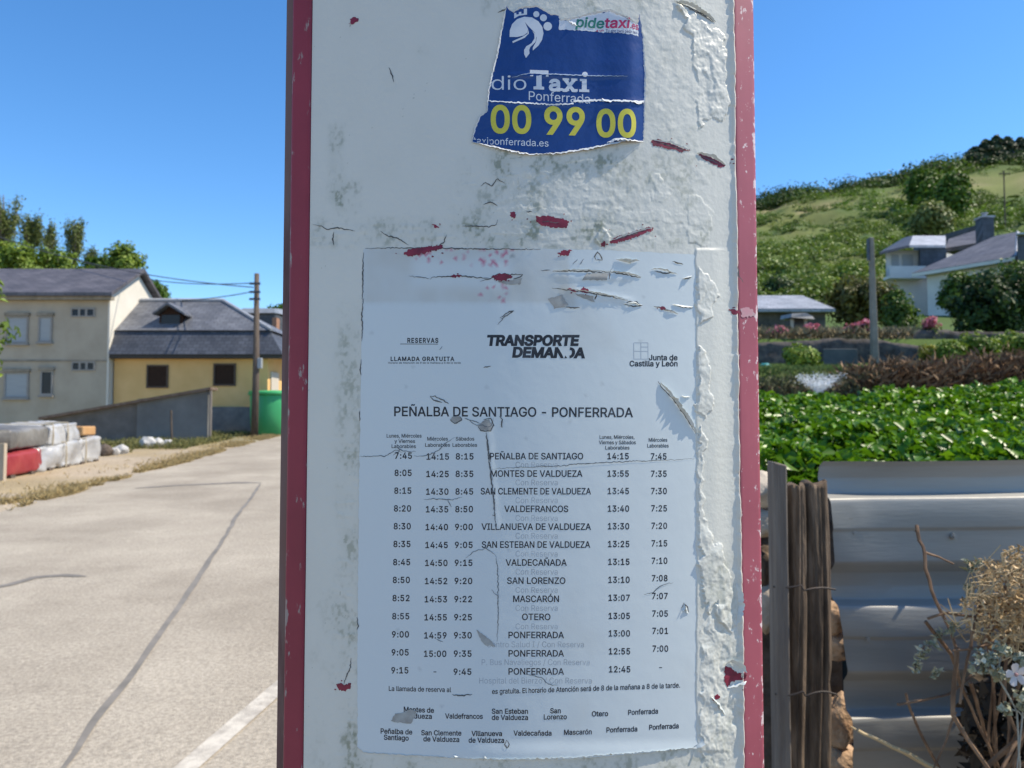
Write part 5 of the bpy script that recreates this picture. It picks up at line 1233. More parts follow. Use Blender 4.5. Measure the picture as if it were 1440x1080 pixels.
# sprinkler with a fan of water
Ds = 10.3
sp = thing('lawn_sprinkler', 'small sprinkler standing at the far edge of the potato bed', 'sprinkler', tuple(at(1152, 562, Ds)))
c = at(1152, 556, Ds); mb = MB(); mb.tube([c - Vector((0, 0, .5)), c], .012, 8); mb.build('riser', m_slateC, sp); mb = MB(); mb.lathe([(.02, -.02), (.03, 0), (.02, .03), (.008, .04)], c, 10); mb.build('nozzle', m_zinc, sp)
N = 3000; q = RNG.random(N) ** .9; an = RNG.normal(0, .34, N); an = np.where(RNG.random(N) < .45, np.where(RNG.random(N) < .5, -1, 1) * (.62 + .08 * RNG.normal(size=N)), an)
rr = q * .34 * RNG.uniform(.6, 1.15, N); P = np.stack([c.x + np.tan(np.clip(an, -.8, .8)) * rr * 1.0 + RNG.normal(size=N) * .01, Ds + RNG.normal(size=N) * .12 * q, c.z + .01 + rr * (1 - .25 * q) + RNG.normal(size=N) * .012], 1)
m_drop = mat('water_drop', (.86, .9, .92), rough=.2, spec=.6, transl=.5)
dr = leaf_obj('water_spray', P, RNG.normal(size=(N, 3)), RNG.uniform(.005, .013, N) * (1 + q), m_drop, None, .6); tag(dr, 'white fan of water drops thrown up by the sprinkler', None, None, 'stuff')

# garden wall, flowers, terraces
def wallslab(name, pxs, tops, bots, D, th, m, label, cat, rough=.05, seed=0):
    n = 60; V = []; Fc = []
    for i in range(n + 1):
        px = pxs[0] + (pxs[-1] - pxs[0]) * i / n; x = wx(px, D); zt3 = wz(np.interp(px, pxs, tops), D) + rough * float(fbm(np.array(x / .4), np.array(1.0), 620 + seed, 4)) * 2; zb3 = wz(np.interp(px, pxs, bots), D) - .3
        for j in range(9): V.append((x, D + rough * float(fbm(np.array(x / .3), np.array(j * .9), 630 + seed, 3)), zb3 + (zt3 - zb3) * j / 8))
        V.append((x, D + th, zt3 + .02))
        V.append((x, D + th, zb3))
    m_ = 11
    Fc = [(i * m_ + j, (i + 1) * m_ + j, (i + 1) * m_ + (j + 1) % m_, i * m_ + (j + 1) % m_) for i in range(n) for j in range(m_)]
    return tag(np_mesh(name, V, Fc, m), label, cat)
m_drystone = mat('dark_dry_stone', (.05, .042, .034), (.15, .125, .10), scale=4, rough=.95, bump=1.0, bscale=6, detail=9, c3=(.09, .08, .078))
wallslab('garden_wall', [1020, 1070, 1180, 1240, 1300], [484, 481, 474, 478, 486], [516, 516, 514, 512, 512], 17.0, .4, m_drystone, 'dark dry stone garden wall below the shed and pink flowers', 'wall')
wallslab('terrace_wall', [1255, 1300, 1400, 1560], [468, 462, 466, 462], [500, 500, 494, 490], 17.8, .4, m_drystone, 'dark shaded terrace wall under the big dark tree', 'wall', seed=5)
mb = MB(); D = 16.8; a = at(1180, 492, D); mb.box(wx(1158, D), wx(1206, D), D - .05, D, wz(513, D), wz(490, D)); tag(mb.build('metal_sheet', mat('blue_grey_sheet', (.075, .085, .085), (.11, .115, .11), scale=3, rough=.8), bevel=.01), 'flat grey sheet leaning against the dark garden wall', 'metal sheet')
mb = MB(); D = 14.5; c = at(1076, 516, D); mb.lathe([(.09, -.2), (.12, 0), (.12, .06), (.06, .12)], c - Vector((0, 0, .05)), 16); tag(mb.build('plastic_drum', mat('teal_plastic', (.03, .22, .22), rough=.5), smooth=True), 'small teal plastic drum before the garden wall', 'drum')
L_pink = leafm('pink_petal', (.42, .10, .16), (.62, .25, .30), (.52, .16, .22), tr=.3)
for px, py, rx, ry, lb in [(1093, 470, 15, 9, 'largest pink flowering shrub on the garden wall, next to the red band of the post'), (1139, 465, 9, 7, 'pink flowering shrub right below the little roofed hut'), (1198, 463, 11, 7, 'pink shrub left of the concrete pole, paler of the two'), (1217, 459, 9, 6, 'bright pink shrub touching the concrete pole'), (1308, 452, 9, 7, 'small red and orange flowering shrub under the white house')]:
    D = 18.0; b = gb(px, D); c = at(px, py, D)
    root = thing('flowering_shrub', lb, 'shrub', tuple(b), 'flowering shrubs on the terrace')
    P, Nn, T, cc = crown_points(c, (rx / F * D, .25, ry / F * D), 14, 34, .10); leaf_obj('blossom', P, Nn, RNG.uniform(.05, .1, len(P)), L_pink, root, .8, T)
    P, Nn, T, cc = crown_points((c.x, c.y + .03, c.z - .22), (rx / F * D * 1.05, .28, .26), 16, 30, .14); leaf_obj('foliage', P, Nn, RNG.uniform(.06, .12, len(P)), L_dull, root, .6, T)
N = 5200; yv = RNG.uniform(17.4, 22, N); xv = RNG.uniform(.30, .52, N) * yv
P = np.stack([xv, yv, G(xv, yv)], 1); blades('terrace_grass', P, np.full(N, .34), mat('dry_terrace_grass', (.16, .13, .06), (.32, .25, .14), attr='tint', rough=.9), .02, 'dry pinkish-brown grass on the terrace behind the garden wall', .5)

# low shed, little hut
sh = thing('stone_shed', 'low dark stone shed with a pale slate roof at the foot of the hill', 'shed', (wx(1115, 26), 26, 4.1))
mb = MB(); D = 26; mb.box(wx(960, D), wx(1163, D), D, D + 4, 3.6, wz(434, D) - .003); mb.build('wall', mat('dark_rubble_wall', (.05, .05, .046), (.12, .112, .10), scale=3, rough=.95, bump=.8, bscale=6), sh)
mb = MB(); ze = wz(435, D); a, b = wx(955, D), wx(1171, D); zr2 = wz(414, 27.6)
mb.add([(a, D - .35, ze), (b, D - .35, ze), (b + .1, D + 4.3, ze + .1), (a, D + 4.3, ze + .1), (wx(1131, 27.6), 27.6, zr2), (a, 27.6, zr2), (a, D - .35, ze - .1), (b, D - .35, ze - .1), (b + .1, D + 4.3, ze), (a, D + 4.3, ze)], [(0, 1, 4, 5), (1, 2, 4), (2, 3, 5, 4), (0, 6, 7, 1), (1, 7, 8, 2), (6, 9, 8, 7), (0, 5, 3, 9, 6)])
mb.build('roof', slate_mat('light_grey_slate', (.26, .28, .31), (.36, .37, .40)), sh)  # light grey slate, the roof's own tone
ht = thing('roofed_hut', 'tiny stone hut with a slab roof in front of the low shed', 'hut', tuple(at(1124, 470, 22)))
D = 22; mb = MB(); mb.box(wx(1114, D), wx(1135, D), D, D + .5, 3.6, wz(448, D)); mb.build('wall', m_drystone, ht)
for q0, q1 in ((1113, 1117), (1132, 1136)): mb = MB(); mb.box(wx(q0, D), wx(q1, D), D - .06, D - .003, 3.6, wz(448, D)); mb.build('pillar', m_stone, ht)
mb = MB(); mb.prism([(wx(1110, D), D - .25, wz(447, D)), (wx(1143, D), D - .25, wz(449.5, D)), (wx(1141, D), D - .2, wz(445, D)), (wx(1132, D), D - .2, wz(440, D)), (wx(1112, D), D - .2, wz(441, D))], (0, .9, .05)); mb.build('roof', slate_mat('hut_slate', (.18, .19, .2), (.26, .27, .28)), ht)

# concrete pole
cp_ = thing('concrete_pole', 'slim grey-brown tapered pole standing before the garden wall', 'utility pole', tuple(at(1229, 514, 16.6)))
D = 16.6; a0 = at(1230.5, 520, D); a1 = at(1225, 334, D); mb = MB()
def sqr(c, s): return [(c.x - s, c.y - s, c.z), (c.x + s, c.y - s, c.z), (c.x + s, c.y + s, c.z), (c.x - s, c.y + s, c.z)]
mb.hexa(sqr(a0, .072) + sqr(a1, .045)); mb.build('pole', mat('pale_concrete', (.20, .175, .14), (.30, .265, .215), scale=3, rough=.9), cp_, bevel=.015)
mb = MB(); mb.box(a1.x - .08, a1.x - .057, a1.y - .05, a1.y + .05, a1.z - .5, a1.z - .03); mb.build('bracket', m_slateC, cp_)

# white house on the slope
wh = thing('white_house', 'large white house with hipped slate roofs and a dark chimney on the right hillside', 'house', (24, 46, 7.3))
m_white = mat('white_render', (.56, .56, .54), (.64, .64, .61), scale=1.2, rough=.9)
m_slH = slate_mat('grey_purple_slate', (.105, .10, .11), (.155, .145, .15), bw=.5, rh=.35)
m_slP = slate_mat('pale_lit_slate', (.34, .36, .39), (.42, .43, .46), bw=.5, rh=.35)  # slopes facing the sun made pale in the colour; also cap, annexe roof
m_slD = slate_mat('shade_and_dark_slate', (.035, .042, .055), (.06, .068, .085), bw=.5, rh=.35)  # shaded slopes darkened in the colour; also the dark chimney and annexe
def ptt(px, py, D): return at(px, py, D)
Aw = ptt(1289, 384, 46.0); Bw = ptt(1424, 360, 41.5); ex = (Bw - Aw); ex.z = 0; ed = ex.normalized(); en = Vector((-ed.y, ed.x, 0)); ze = Aw.z; LEN = ex.length; DEP = 8.0
def hp(u, v, z): q = Aw + ed * u + en * v; return (q.x, q.y, z)
mb = MB(); mb.hexa([hp(.4, .4, 5.5), hp(LEN - .4, .4, 5.5), hp(LEN - .4, DEP - .4, 5.5), hp(.4, DEP - .4, 5.5), hp(.4, .4, ze), hp(LEN - .4, .4, ze), hp(LEN - .4, DEP - .4, ze), hp(.4, DEP - .4, ze)]); mb.build('wall', m_white, wh)
zr3 = ze + 2.25
e0, e1, e2, e3 = hp(-.2, -.2, ze), hp(LEN + .2, -.2, ze), hp(LEN + .2, DEP + .2, ze), hp(-.2, DEP + .2, ze); r0 = hp(2.6, DEP * .5, zr3); r1 = hp(LEN - 1.6, DEP * .5, zr3)
mb = MB(); mb.add([e0, e1, e2, e3, r0, r1], [(0, 1, 5, 4), (2, 3, 4, 5), (3, 0, 4), (0, 3, 2, 1)]); mb.build('roof', m_slH, wh)
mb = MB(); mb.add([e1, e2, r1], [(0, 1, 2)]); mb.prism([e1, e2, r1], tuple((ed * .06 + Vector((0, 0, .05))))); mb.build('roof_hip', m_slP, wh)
mb = MB(); mb.prism([hp(-.2, -.2, ze - .02), hp(LEN + .2, -.2, ze - .02), hp(LEN + .2, -.08, ze - .02), hp(-.2, -.08, ze - .02)], (0, 0, -.2)); mb.build('gutter', m_white, wh)
for u in (3.1, 4.6): 
    mb = MB(); mb.hexa([hp(u, .36, ze - 1.7), hp(u + .9, .36, ze - 1.7), hp(u + .9, .397, ze - 1.7), hp(u, .397, ze - 1.7), hp(u, .36, ze - .5), hp(u + .9, .36, ze - .5), hp(u + .9, .397, ze - .5), hp(u, .397, ze - .5)]); mb.build('window', m_glass, wh)
# left wing, behind
D2 = 50.0; xa, xb = wx(1250, D2), wx(1320, D2); zw = wz(350, D2)
mb = MB(); mb.prism([(xa, D2, 6.5), (xb, D2, 6.5), (xb, D2, zw), (xa, D2, zw)], tuple(en * 5.0)); wing = mb.build('wing_wall', m_white, wh)
for q0, q1 in ((1258, 1268), (1273, 1288)): mb = MB(); mb.box(wx(q0, D2), wx(q1, D2), D2 - .06, D2 - .003, wz(378, D2), wz(356, D2)); mb.build('window', m_shut, wing)
mb = MB(); mb.box(wx(1246, D2), wx(1296, D2), D2 - .9, D2 - .003, wz(393, D2), wz(389, D2)); mb.box(wx(1246, D2), wx(1296, D2), D2 - .9, D2 - .83, wz(389, D2) + .003, wz(376, D2)); mb.build('balcony', m_white, wing)
mb = MB(); P0 = ptt(1237, 358, 49.0); P1 = ptt(1279, 348, 49.0); P2 = ptt(1330, 348, 49.0); T1 = ptt(1284, 334.5, 52.5); T2 = ptt(1330, 334.5, 52.5); T0 = ptt(1272, 337, 54)
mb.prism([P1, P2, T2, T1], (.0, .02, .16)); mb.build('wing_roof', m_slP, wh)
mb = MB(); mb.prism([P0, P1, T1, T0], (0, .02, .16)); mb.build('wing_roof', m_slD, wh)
mb = MB(); q0 = ptt(1294, 350, 49.2); q1 = ptt(1331, 350, 49.2); q2 = ptt(1331, 383, 49.2); q3 = ptt(1294, 383, 49.2); mb.prism([q3, q2, q1, q0], (0, .25, 0)); mb.build('painted_roof_shadow', m_slD, wh)  # dark panel painting the shadow under the wing roof
# big rear roof and chimney
R0 = ptt(1296, 339, 57); R1 = ptt(1378, 315, 54); R2 = ptt(1384, 345, 51); R3 = ptt(1322, 350, 52.5)
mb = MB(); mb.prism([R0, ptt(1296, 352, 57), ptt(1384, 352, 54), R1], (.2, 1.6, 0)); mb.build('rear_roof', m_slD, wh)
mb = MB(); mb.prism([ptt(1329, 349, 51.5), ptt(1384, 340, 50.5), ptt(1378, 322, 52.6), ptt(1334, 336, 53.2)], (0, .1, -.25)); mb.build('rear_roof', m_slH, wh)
c = ptt(1387, 352, 49.5); zt4 = wz(304, 49.5); mb = MB(); mb.box(c.x - .36, c.x + .36, 49.2, 50.0, c.z - .5, zt4); mb.build('chimney', m_slD, wh); mb = MB(); mb.box(c.x - .42, c.x + .42, 49.14, 50.06, zt4 + .003, zt4 + .1); mb.lathe([(.14, .1), (.14, .3), (.2, .32), (.2, .38)], (c.x, 49.6, zt4), 10); mb.build('chimney_cap', m_slP, wh)
D = 40.0; hs2 = thing('slate_annexe', 'dark slate-clad annexe at the right picture edge beside the white house', 'building', (wx(1455, D), D, 6.4))
mb = MB(); mb.prism([(wx(1437, D), D, 6.0), (wx(1475, D), D, 6.0), (wx(1475, D), D, wz(330, D)), (wx(1437, D), D, wz(330, D))], (2.2, 2.4, 0)); mb.build('wall', m_slD, hs2)
mb = MB(); mb.prism([(wx(1430, D), D - .3, wz(329, D)), (wx(1480, D), D - .3, wz(326, D)), (wx(1480, D), D - .3, wz(323, D)), (wx(1430, D), D - .3, wz(327, D))], (2.5, 2.9, 0)); mb.build('roof', m_slP, hs2)

# ------------------------------------------------------------------ right: bushes and trees
L_mix = leafm('mixed_green_leaf', (.03, .065, .008), (.20, .29, .035), (.075, .145, .018))  # leaf tints from dark green to yellow-green
L_olive = leafm('olive_leaf', (.045, .05, .010), (.20, .18, .035), (.10, .105, .022))
def bush(name, label, cat, px, py0, py1, D, rx, m_, nc, per, sprd, size, group=None, ry=None, tr=.06, asp=.6):
    b = gb(px, D); z0, z1 = wz(py1, D), wz(py0, D); 
    if b.z > z0 + .1: b.z = z0
    return tree(name, label, cat, b, (b.x, D, (z0 + z1) / 2), (rx / F * D, ry or rx / F * D, (z1 - z0) / 2 * .92), m_, m_bark, nc, per, sprd, size, tr, group, 10, asp=asp)
bush('dark_tree', 'broad dark green tree in front of the white house at the right edge', 'tree', 1404, 378, 480, 24, 60, L_dark, 84, 90, .42, .17)
bush('leafy_tree', 'green tree top before the white house, left of the broad dark tree', 'tree', 1352, 384, 434, 27, 20, L_mix, 34, 70, .36, .17)
bush('leafy_tree', 'bushy green tree at the right picture edge above the broad dark tree', 'tree', 1440, 366, 440, 27, 34, L_mix, 46, 70, .36, .17)
bush('round_bush', 'large rounded olive-brown bush left of the concrete pole', 'bush', 1217, 388, 462, 27, 44, L_olive, 70, 80, .4, .16)
bush('column_bush', 'upright yellow-green bush right of the concrete pole', 'bush', 1270, 402, 500, 20, 20, L_mix, 50, 70, .26, .12)
bush('garden_shrub', 'yellow flowering shrub below the red and orange flowers', 'shrub', 1312, 484, 508, 15.5, 16, leafm('yellow_leaf', (.10, .12, .015), (.42, .38, .03), (.22, .22, .02)), 20, 50, .12, .07, tr=.015)
for px, y0, y1, rx, D, lb in [(1375, 474, 508, 30, 15.5, 'low bright green garden shrub above the earth bank'), (1425, 468, 505, 32, 15.8, 'low bright green garden shrub above the bank at the right edge'), (1128, 486, 518, 24, 15.0, 'pale green garden shrub left of the grey sheet, before the dark garden wall'), (1340, 482, 510, 18, 15.2, 'small green garden shrub between the yellow shrub and the low ones')]:
    bush('garden_shrub', lb, 'shrub', px, y0, y1, D, rx, L_yell, 34, 60, .16, .09, 'garden shrubs above the bank', tr=.015)
for px, y0, y1, rx, D, m_, lb in [(1098, 398, 425, 20, 60, L_dark, 'dark tree directly behind the pale shed roof'), (1140, 402, 425, 18, 62, L_green, 'green tree behind the right end of the shed roof'), (1165, 395, 430, 20, 60, L_yell, 'light green tree left of the rounded olive bush'), (1200, 372, 410, 26, 66, L_yell, 'wide light green tree above the rounded olive bush'), (1110, 380, 404, 22, 75, L_green, 'green tree standing higher behind the shed')]:
    bush('hillside_tree', lb, 'tree', px, y0, y1, D, rx, m_, 46, 80, .8, .36, 'trees at the foot of the hill', tr=.14)
for px, y0, y1, rx, D, m_, lb in [(1306, 236, 292, 19, 118, L_green, 'dark tree on mid-slope above the white house, left one of the pair'), (1350, 238, 306, 17, 108, L_green, 'dark tree on mid-slope above the white house, right one of the pair'), (1324, 240, 290, 22, 124, L_dull, 'pale green tree between the two dark mid-slope trees'), (1316, 290, 328, 18, 88, L_dull, 'round pale green tree right above the white house roof')]:
    bush('hillside_tree', lb, 'tree', px, y0, y1, D, rx, m_, 60, 90, 1.3, .55, 'trees on the slope above the white house', tr=.25)
for px, py, h, lb in [(1321, 232, 16, 'small dark pine on the hill crest, set apart on the left'), (1380, 214, 20, 'dark pine at the left end of the crest clump'), (1396, 210, 27, 'dark pine in the crest clump, second from its left end'), (1411, 207, 30, 'tall dark pine in the middle of the crest clump'), (1427, 206, 27, 'dark pine in the crest clump near the picture edge'), (1446, 206, 26, 'dark pine of the crest clump cut by the picture edge')]:
    D = 165; b = gb(px, D); zb3 = wz(py + 14, D); b.z = min(b.z, zb3); zt4 = wz(py - h + 6, D)
    root = thing('pine_tree', lb, 'tree', tuple(b), 'pines on the hill crest'); n = 1700; ht_ = zt4 - b.z
    wid = RNG.uniform(2.2, 3.4); lev = RNG.integers(0, 9, n) / 9 + RNG.normal(size=n) * .03; q = np.clip(lev, 0, 1); rad = (1 - q) ** .8 * wid * (1 + .35 * np.sin(q * 23 + px)) + .25; an = RNG.uniform(0, 2 * np.pi, n); rr = rad * RNG.random(n) ** .45 * (1 + .35 * np.sin(an * 3 + q * 9 + px))
    P = np.stack([b.x + np.cos(an) * rr, D + np.sin(an) * rr, b.z + .3 + q * (ht_ - .3) - rr * .12], 1); Nn = np.stack([np.cos(an), np.sin(an), np.full(n, .6)], 1) + RNG.normal(size=(n, 3)) * .5
    leaf_obj('crown', P, Nn, RNG.uniform(.5, 1.0, n), bpy.data.materials.get('pine_needle') or leafm('pine_needle', (.02, .045, .02), (.06, .10, .045)), root, .45)
    mb = MB(); mb.tube([b - Vector((0, 0, .5)), Vector((b.x, D, zt4 - .5))], [.3, .06], 6); mb.build('trunk', m_bark, root)
# scrub covering the hill: one mass
def scrub(name, N, ysp, szr, m_, seed, lab, thr, crest=False, n=60):
    y = (RNG.uniform(ysp[0] ** .5, ysp[1] ** .5, N) ** 2) if not crest else RNG.uniform(160, 172, N); x = RNG.uniform(-.30, .82, N) * y
    d = fbm(x / 13, y / 16, seed, 4); k = (d > thr) & ((x > .08 * y) | (y > 64)); x, y, d = x[k], y[k], d[k]; z = G(x, y) + 5.0 * fbm(x / 6, y / 6, 510, 4) * sst(62, 80, y)
    sz = RNG.uniform(0, 1, len(x)) ** 2 * (szr[1] - szr[0]) + szr[0]; sz = sz * (1 + d)
    o = RNG.normal(size=(len(x), n, 3)); o /= np.linalg.norm(o, axis=2, keepdims=True); o = o * (RNG.random((len(x), n, 1)) ** .5) * RNG.uniform(.7, 1.3, (len(x), 1, 3)); o[..., 2] = np.abs(o[..., 2]) * 1.0
    P = np.stack([x, y, z], 1)[:, None] + o * sz[:, None, None] * np.array([1.5, 1.2, .95]); Nn = o * .6 + RNG.normal(size=o.shape) * .4 + np.array([.1, 0, .5])
    t = np.clip(np.repeat(RNG.random(len(x)) * .6 + .7 * (d + .1), n) + RNG.random(len(x) * n) * .35, 0, 1)
    ob = leaf_obj(name, P.reshape(-1, 3), Nn.reshape(-1, 3), np.repeat(.18 + sz * .17, n) * RNG.uniform(.6, 1.2, len(t)), m_, None, .7, t); tag(ob, lab, None, None, 'stuff')
L_scrub = leafm('scrub_leaf', (.04, .085, .012), (.20, .28, .05), (.10, .16, .024))
scrub('hill_scrub', 7600, (56, 168), (.35, 1.3), L_scrub, 701, 'yellow-green low scrub covering the hillside', -.10)
scrub('dark_scrub', 2800, (58, 168), (.5, 2.0), L_green, 711, 'darker bushes scattered over the hillside', -.01)
scrub('crest_scrub', 760, (160, 170), (.9, 2.9), L_dark, 721, 'dark bushes along the crest of the hill', -.2, True, 130)
hpn = thing('hill_pole', 'thin wooden power pole high on the hill at the right edge', 'utility pole', tuple(gb(1421, 95)))
b = gb(1421, 95); mb = MB(); mb.tube([b - Vector((0, 0, 1)), Vector((b.x, 95, wz(235, 95)))], [.10, .07], 7); mb.build('pole', m_pole, hpn); mb = MB(); z = wz(240, 95); mb.box(b.x - .7, b.x + .7, 94.8, 94.9, z - .06, z + .06); mb.build('crossarm', m_pole, hpn)

# ------------------------------------------------------------------ dead plants at the right in front of the fence
Db = 1.38
m_twig = mat('brown_twig', (.10, .055, .03), (.26, .16, .09), scale=20, rough=.8, c3=(.17, .10, .055))
m_strawst = mat('straw_stalk', (.36, .26, .13), (.55, .42, .24), scale=14, rough=.7)
m_seed = mat('dry_seed_husk', (.20, .12, .05), (.66, .50, .30), attr='tint', rough=.8, c3=(.42, .29, .14), transl=.15)
m_silver = mat('silver_leaf', (.24, .24, .14), (.60, .57, .42), attr='tint', rough=.8, c3=(.42, .41, .27), transl=.1)
m_petal = mat('pale_petal', (.62, .58, .56), (.72, .69, .68), attr='tint', rough=.6, transl=.2)
def tw(mb, pts, r0, r1, D=Db, dd=0.0, n=6):
    P = []; k = len(pts)
    for i, p in enumerate(pts): P.append(at(p[0], p[1], D + dd * i / max(1, k - 1)))
    Q = []
    for a, b2 in zip(P[:-1], P[1:]):
        s = max(2, int((b2 - a).length / .02))
        Q += [a.lerp(b2, i / s) + Vector((random.uniform(-1, 1), random.uniform(-1, 1), random.uniform(-1, 1))) * r0 * .35 for i in range(s)]
    Q.append(P[-1]); mb.tube(Q, [r0 + (r1 - r0) * i / (len(Q) - 1) for i in range(len(Q))], n, .12)
bs = thing('dead_bush', 'tangled dead bush with tan seed heads in front of the metal fence', 'bush', tuple(at(1420, 1200, Db)))
stems = [([(1345, 910), (1342, 955), (1340, 1005), (1360, 1040), (1392, 1082), (1420, 1140)], .0042), ([(1302, 874), (1320, 898), (1338, 920), (1350, 960), (1372, 1010), (1405, 1080)], .0032), ([(1440, 1030), (1410, 1060), (1375, 1090), (1350, 1130)], .0055), ([(1305, 870), (1330, 862), (1370, 868), (1410, 860), (1460, 850)], .0028),
         ([(1440, 880), (1405, 900), (1370, 912), (1340, 915)], .003), ([(1460, 1000), (1425, 1050), (1400, 1100)], .004), ([(1365, 960), (1380, 1010), (1393, 1060)], .0035), ([(1262, 990), (1300, 984), (1335, 976), (1380, 940), (1440, 900)], .0026), ([(1412, 1090), (1435, 1050), (1450, 1000)], .003), ([(1480, 800), (1430, 830), (1400, 880), (1370, 930)], .003),
         ([(1500, 900), (1450, 930), (1420, 990), (1415, 1090)], .0035), ([(1343, 1000), (1330, 1040), (1310, 1090)], .0022), ([(1385, 830), (1372, 870), (1360, 930), (1350, 990)], .003), ([(1425, 800), (1405, 850), (1380, 910)], .0026), ([(1470, 1060), (1440, 1075), (1400, 1095)], .003)] + [([(1380 + 14 * i + random.uniform(-15, 15), 895 + random.uniform(-10, 20)), (1385 + 12 * i + random.uniform(-25, 25), 970 + random.uniform(-20, 20)), (1390 + 9 * i + random.uniform(-20, 20), 1040), (1400 + 6 * i, 1110)], random.uniform(.0018, .0034)) for i in range(11)]
for pts, r in stems: mb = MB(); tw(mb, pts, r, r * .7, Db, random.uniform(-.06, .1)); mb.build('stem', m_twig, bs)
# many thin tangled strands
mb = MB()
for i in range(430):
    aa = random.uniform(0, 6.28); r_ = random.random() ** .5; x0, y0 = 1438 + 84 * r_ * math.cos(aa), 850 + 60 * r_ * math.sin(aa) - 8 * math.cos(aa); a = random.uniform(0, 6.28); ln = random.uniform(14, 48)
    tw(mb, [(x0, y0), (x0 + ln * .5 * math.cos(a), y0 + ln * .5 * math.sin(a)), (x0 + ln * math.cos(a + .9), y0 + ln * math.sin(a + .9))], .0016, .0008, Db + random.uniform(-.08, .12), 0, 4)
o = mb.build('tangled_strand', m_strawst, bs); o['kind'] = 'stuff'
n = 3000; an = RNG.uniform(0, 6.283, n); rr = RNG.random(n) ** .6 * (1 + .45 * np.sin(an * 3 + 1) + .3 * np.sin(an * 7)); px = 1440 + np.cos(an) * rr * 78; py = 848 + np.sin(an) * rr * 52 - (1432 - px) * .22
P = np.array([tuple(at(a, b2, Db + RNG.uniform(-.10, .14))) for a, b2 in zip(px, py)]); leaf_obj('seed_head', P, RNG.normal(size=(len(P), 3)), RNG.uniform(.005, .013, len(P)), m_seed, bs, .4, fold=.6)['kind'] = 'stuff'
for (x0, y0), (x1, y1), nn in [((1372, 800), (1358, 790), 26), ((1300, 908), (1285, 945), 30), ((1322, 940), (1312, 955), 16), ((1345, 875), (1300, 915), 50), ((1360, 800), (1378, 790), 16), ((1366, 838), (1358, 820), 20)]:
    q = RNG.random(nn); P = np.array([tuple(at(x0 + (x1 - x0) * t_ + RNG.normal() * 3.5, y0 + (y1 - y0) * t_ + RNG.normal() * 3.5, Db)) for t_ in q]); leaf_obj('dry_spray', P, RNG.normal(size=(nn, 3)) + np.array([0, -.5, .2]), RNG.uniform(.009, .019, nn), m_silver, bs, .35, fold=.4)
    mb = MB(); tw(mb, [(x0, y0), (x1, y1)], .0011, .0007, Db + .004, 0, 4); mb.build('twig', m_twig, bs)
# old foliage mass behind, coloured near black to paint the shade there
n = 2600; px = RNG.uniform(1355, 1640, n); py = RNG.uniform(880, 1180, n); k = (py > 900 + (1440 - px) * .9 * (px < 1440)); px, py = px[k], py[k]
P = np.array([tuple(at(a, b2, RNG.uniform(1.45, 1.66))) for a, b2 in zip(px, py)]); leaf_obj('dead_shade_foliage', P, RNG.normal(size=(len(P), 3)), RNG.uniform(.02, .05, len(P)), mat('dead_shade_leaf', (.025, .018, .012), (.07, .05, .03), attr='tint', rough=.9), bs, .6)['kind'] = 'stuff'
P = np.array([tuple(at(a, b2, RNG.uniform(1.42, 1.65))) for a, b2 in zip(RNG.uniform(1480, 1760, 1400), RNG.uniform(850, 1150, 1400))]); leaf_obj('side_foliage', P, RNG.normal(size=(1400, 3)), RNG.uniform(.015, .035, 1400), m_seed, bs, .5)['kind'] = 'stuff'
sv = thing('silver_plant', 'small plant with silvery lobed leaves and one pale five-petalled flower at the right edge', 'plant', tuple(at(1436, 1100, 1.30)))
Dv = 1.30
for i, (px, py, r) in enumerate([(1378, 925, 15), (1390, 938, 14), (1374, 938, 13), (1402, 948, 12), (1408, 912, 12), (1436, 928, 11), (1414, 915, 8), (1436, 978, 12), (1414, 996, 10), (1443, 990, 12), (1395, 925, 10), (1440, 925, 9), (1420, 950, 9)]):
    n = 26; c = np.array(at(px, py, Dv)); s = r / F * Dv
    o = RNG.normal(size=(n, 3)); o /= np.linalg.norm(o, axis=1, keepdims=True); P = c + o * s * (.5 + .5 * RNG.random((n, 1))) * .8
    leaf_obj('lobed_leaf', P, o + np.array([.2, -.5, .4]), RNG.uniform(.008, .014, n), m_silver, sv, .85, fold=.5)
for pts in [[(1378, 930), (1405, 955), (1430, 1000), (1436, 1110)], [(1408, 915), (1405, 935), (1398, 945)], [(1438, 930), (1425, 955)], [(1414, 996), (1432, 1000), (1440, 1010)], [(1440, 960), (1438, 1000), (1430, 1090)]]:
    mb = MB(); tw(mb, pts, .0016, .0011, Dv + .004); mb.build('stem', mat('silver_stem', (.3, .3, .25), rough=.8) if 'silver_stem' not in bpy.data.materials else bpy.data.materials['silver_stem'], sv)
fc = at(1428, 948, 1.27)
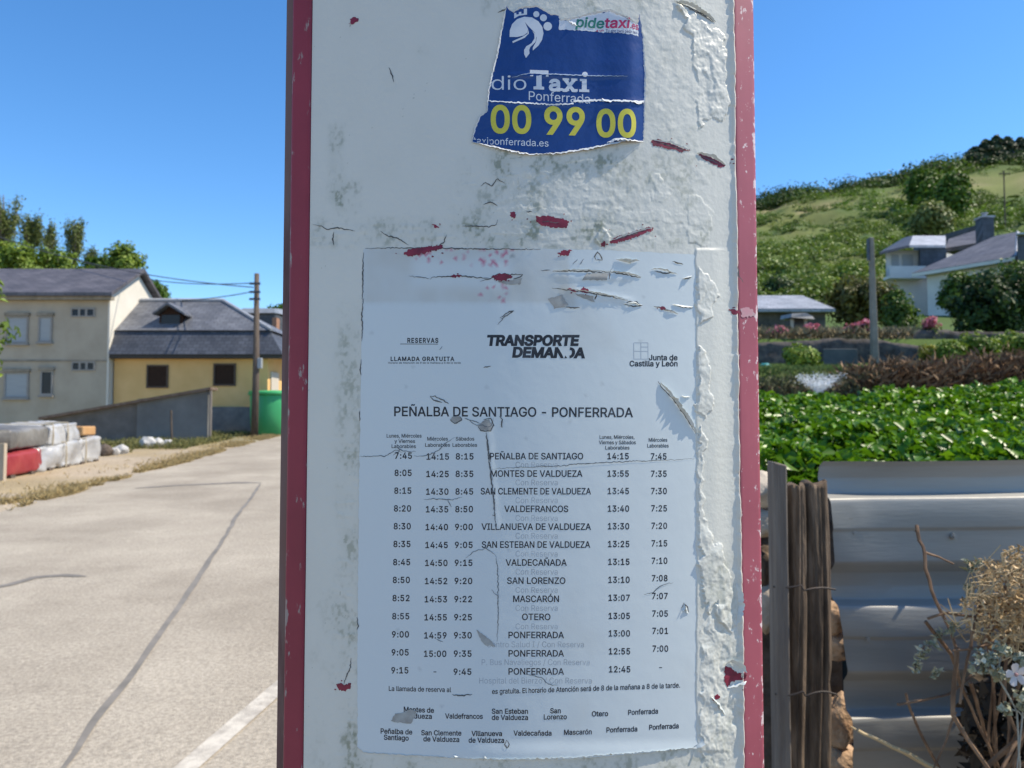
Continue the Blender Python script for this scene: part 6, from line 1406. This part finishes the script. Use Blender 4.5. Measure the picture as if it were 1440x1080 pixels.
for i in range(5):
    a = 2 * math.pi * i / 5 + .5; mb = MB(); d = Vector((math.cos(a), -.25, math.sin(a))); s_ = Vector((-math.sin(a), 0, math.cos(a))); pts = []
    for q, w2 in [(.1, .002), (.45, .0055), (.8, .0065), (1, .003)]: pts.append((fc + d * .019 * q, w2))
    vs = []; 
    for p3, w2 in pts: vs += [p3 - s_ * w2, p3 + s_ * w2 , p3 + Vector((0, -.0012, 0))]
    fs = []
    for j in range(3): b3 = j * 3; fs += [(b3, b3 + 2, b3 + 5, b3 + 3), (b3 + 2, b3 + 1, b3 + 4, b3 + 5)]
    mb.add(vs, fs); o = mb.build('petal', m_petal, sv, True); 
mb = MB(); mb.rock(fc + Vector((0, -.002, 0)), (.003, .003, .003), 3, 2, .2); mb.build('flower_centre', mat('pink_stamen', (.40, .22, .2), rough=.7), sv, True)
t1 = thing('bare_twig', 'thin forked brown twig rising in front of the metal sheet', 'twig', tuple(at(1345, 915, 1.5)))
mb = MB(); tw(mb, [(1289, 738), (1293, 760), (1300, 777), (1302, 800), (1310, 830), (1322, 858), (1334, 882), (1345, 915)], .0035, .0028, 1.55, -.1); tw(mb, [(1300, 777), (1318, 783), (1341, 793)], .0028, .0016, 1.55); tw(mb, [(1287, 748), (1290, 740)], .002, .0015, 1.55); mb.build('stem', m_twig, t1)
t2 = thing('bare_twig', 'slender speckled twig leaning across the lower metal ribs', 'twig', tuple(at(1345, 1100, 1.5)))
mb = MB(); tw(mb, [(1273, 975), (1281, 1000), (1294, 1030), (1308, 1058), (1330, 1095)], .0022, .003, 1.5); mb.build('stem', m_twig, t2)
t3 = thing('straw_stalk', 'yellow straw stalk lying diagonally at the bottom right', 'straw', tuple(at(1320, 1085, 1.45)))
mb = MB(); tw(mb, [(1205, 1027), (1225, 1036), (1255, 1050), (1285, 1065), (1320, 1084)], .0032, .0055, 1.45); tw(mb, [(1197, 1022), (1203, 1026)], .0014, .002, 1.45); mb.build('stem', m_strawst, t3)

for o in bpy.data.objects:      # free-standing walls and fences are things of their own
    if o.parent is None and 'category' in o and 'kind' not in o: o['kind'] = 'thing'
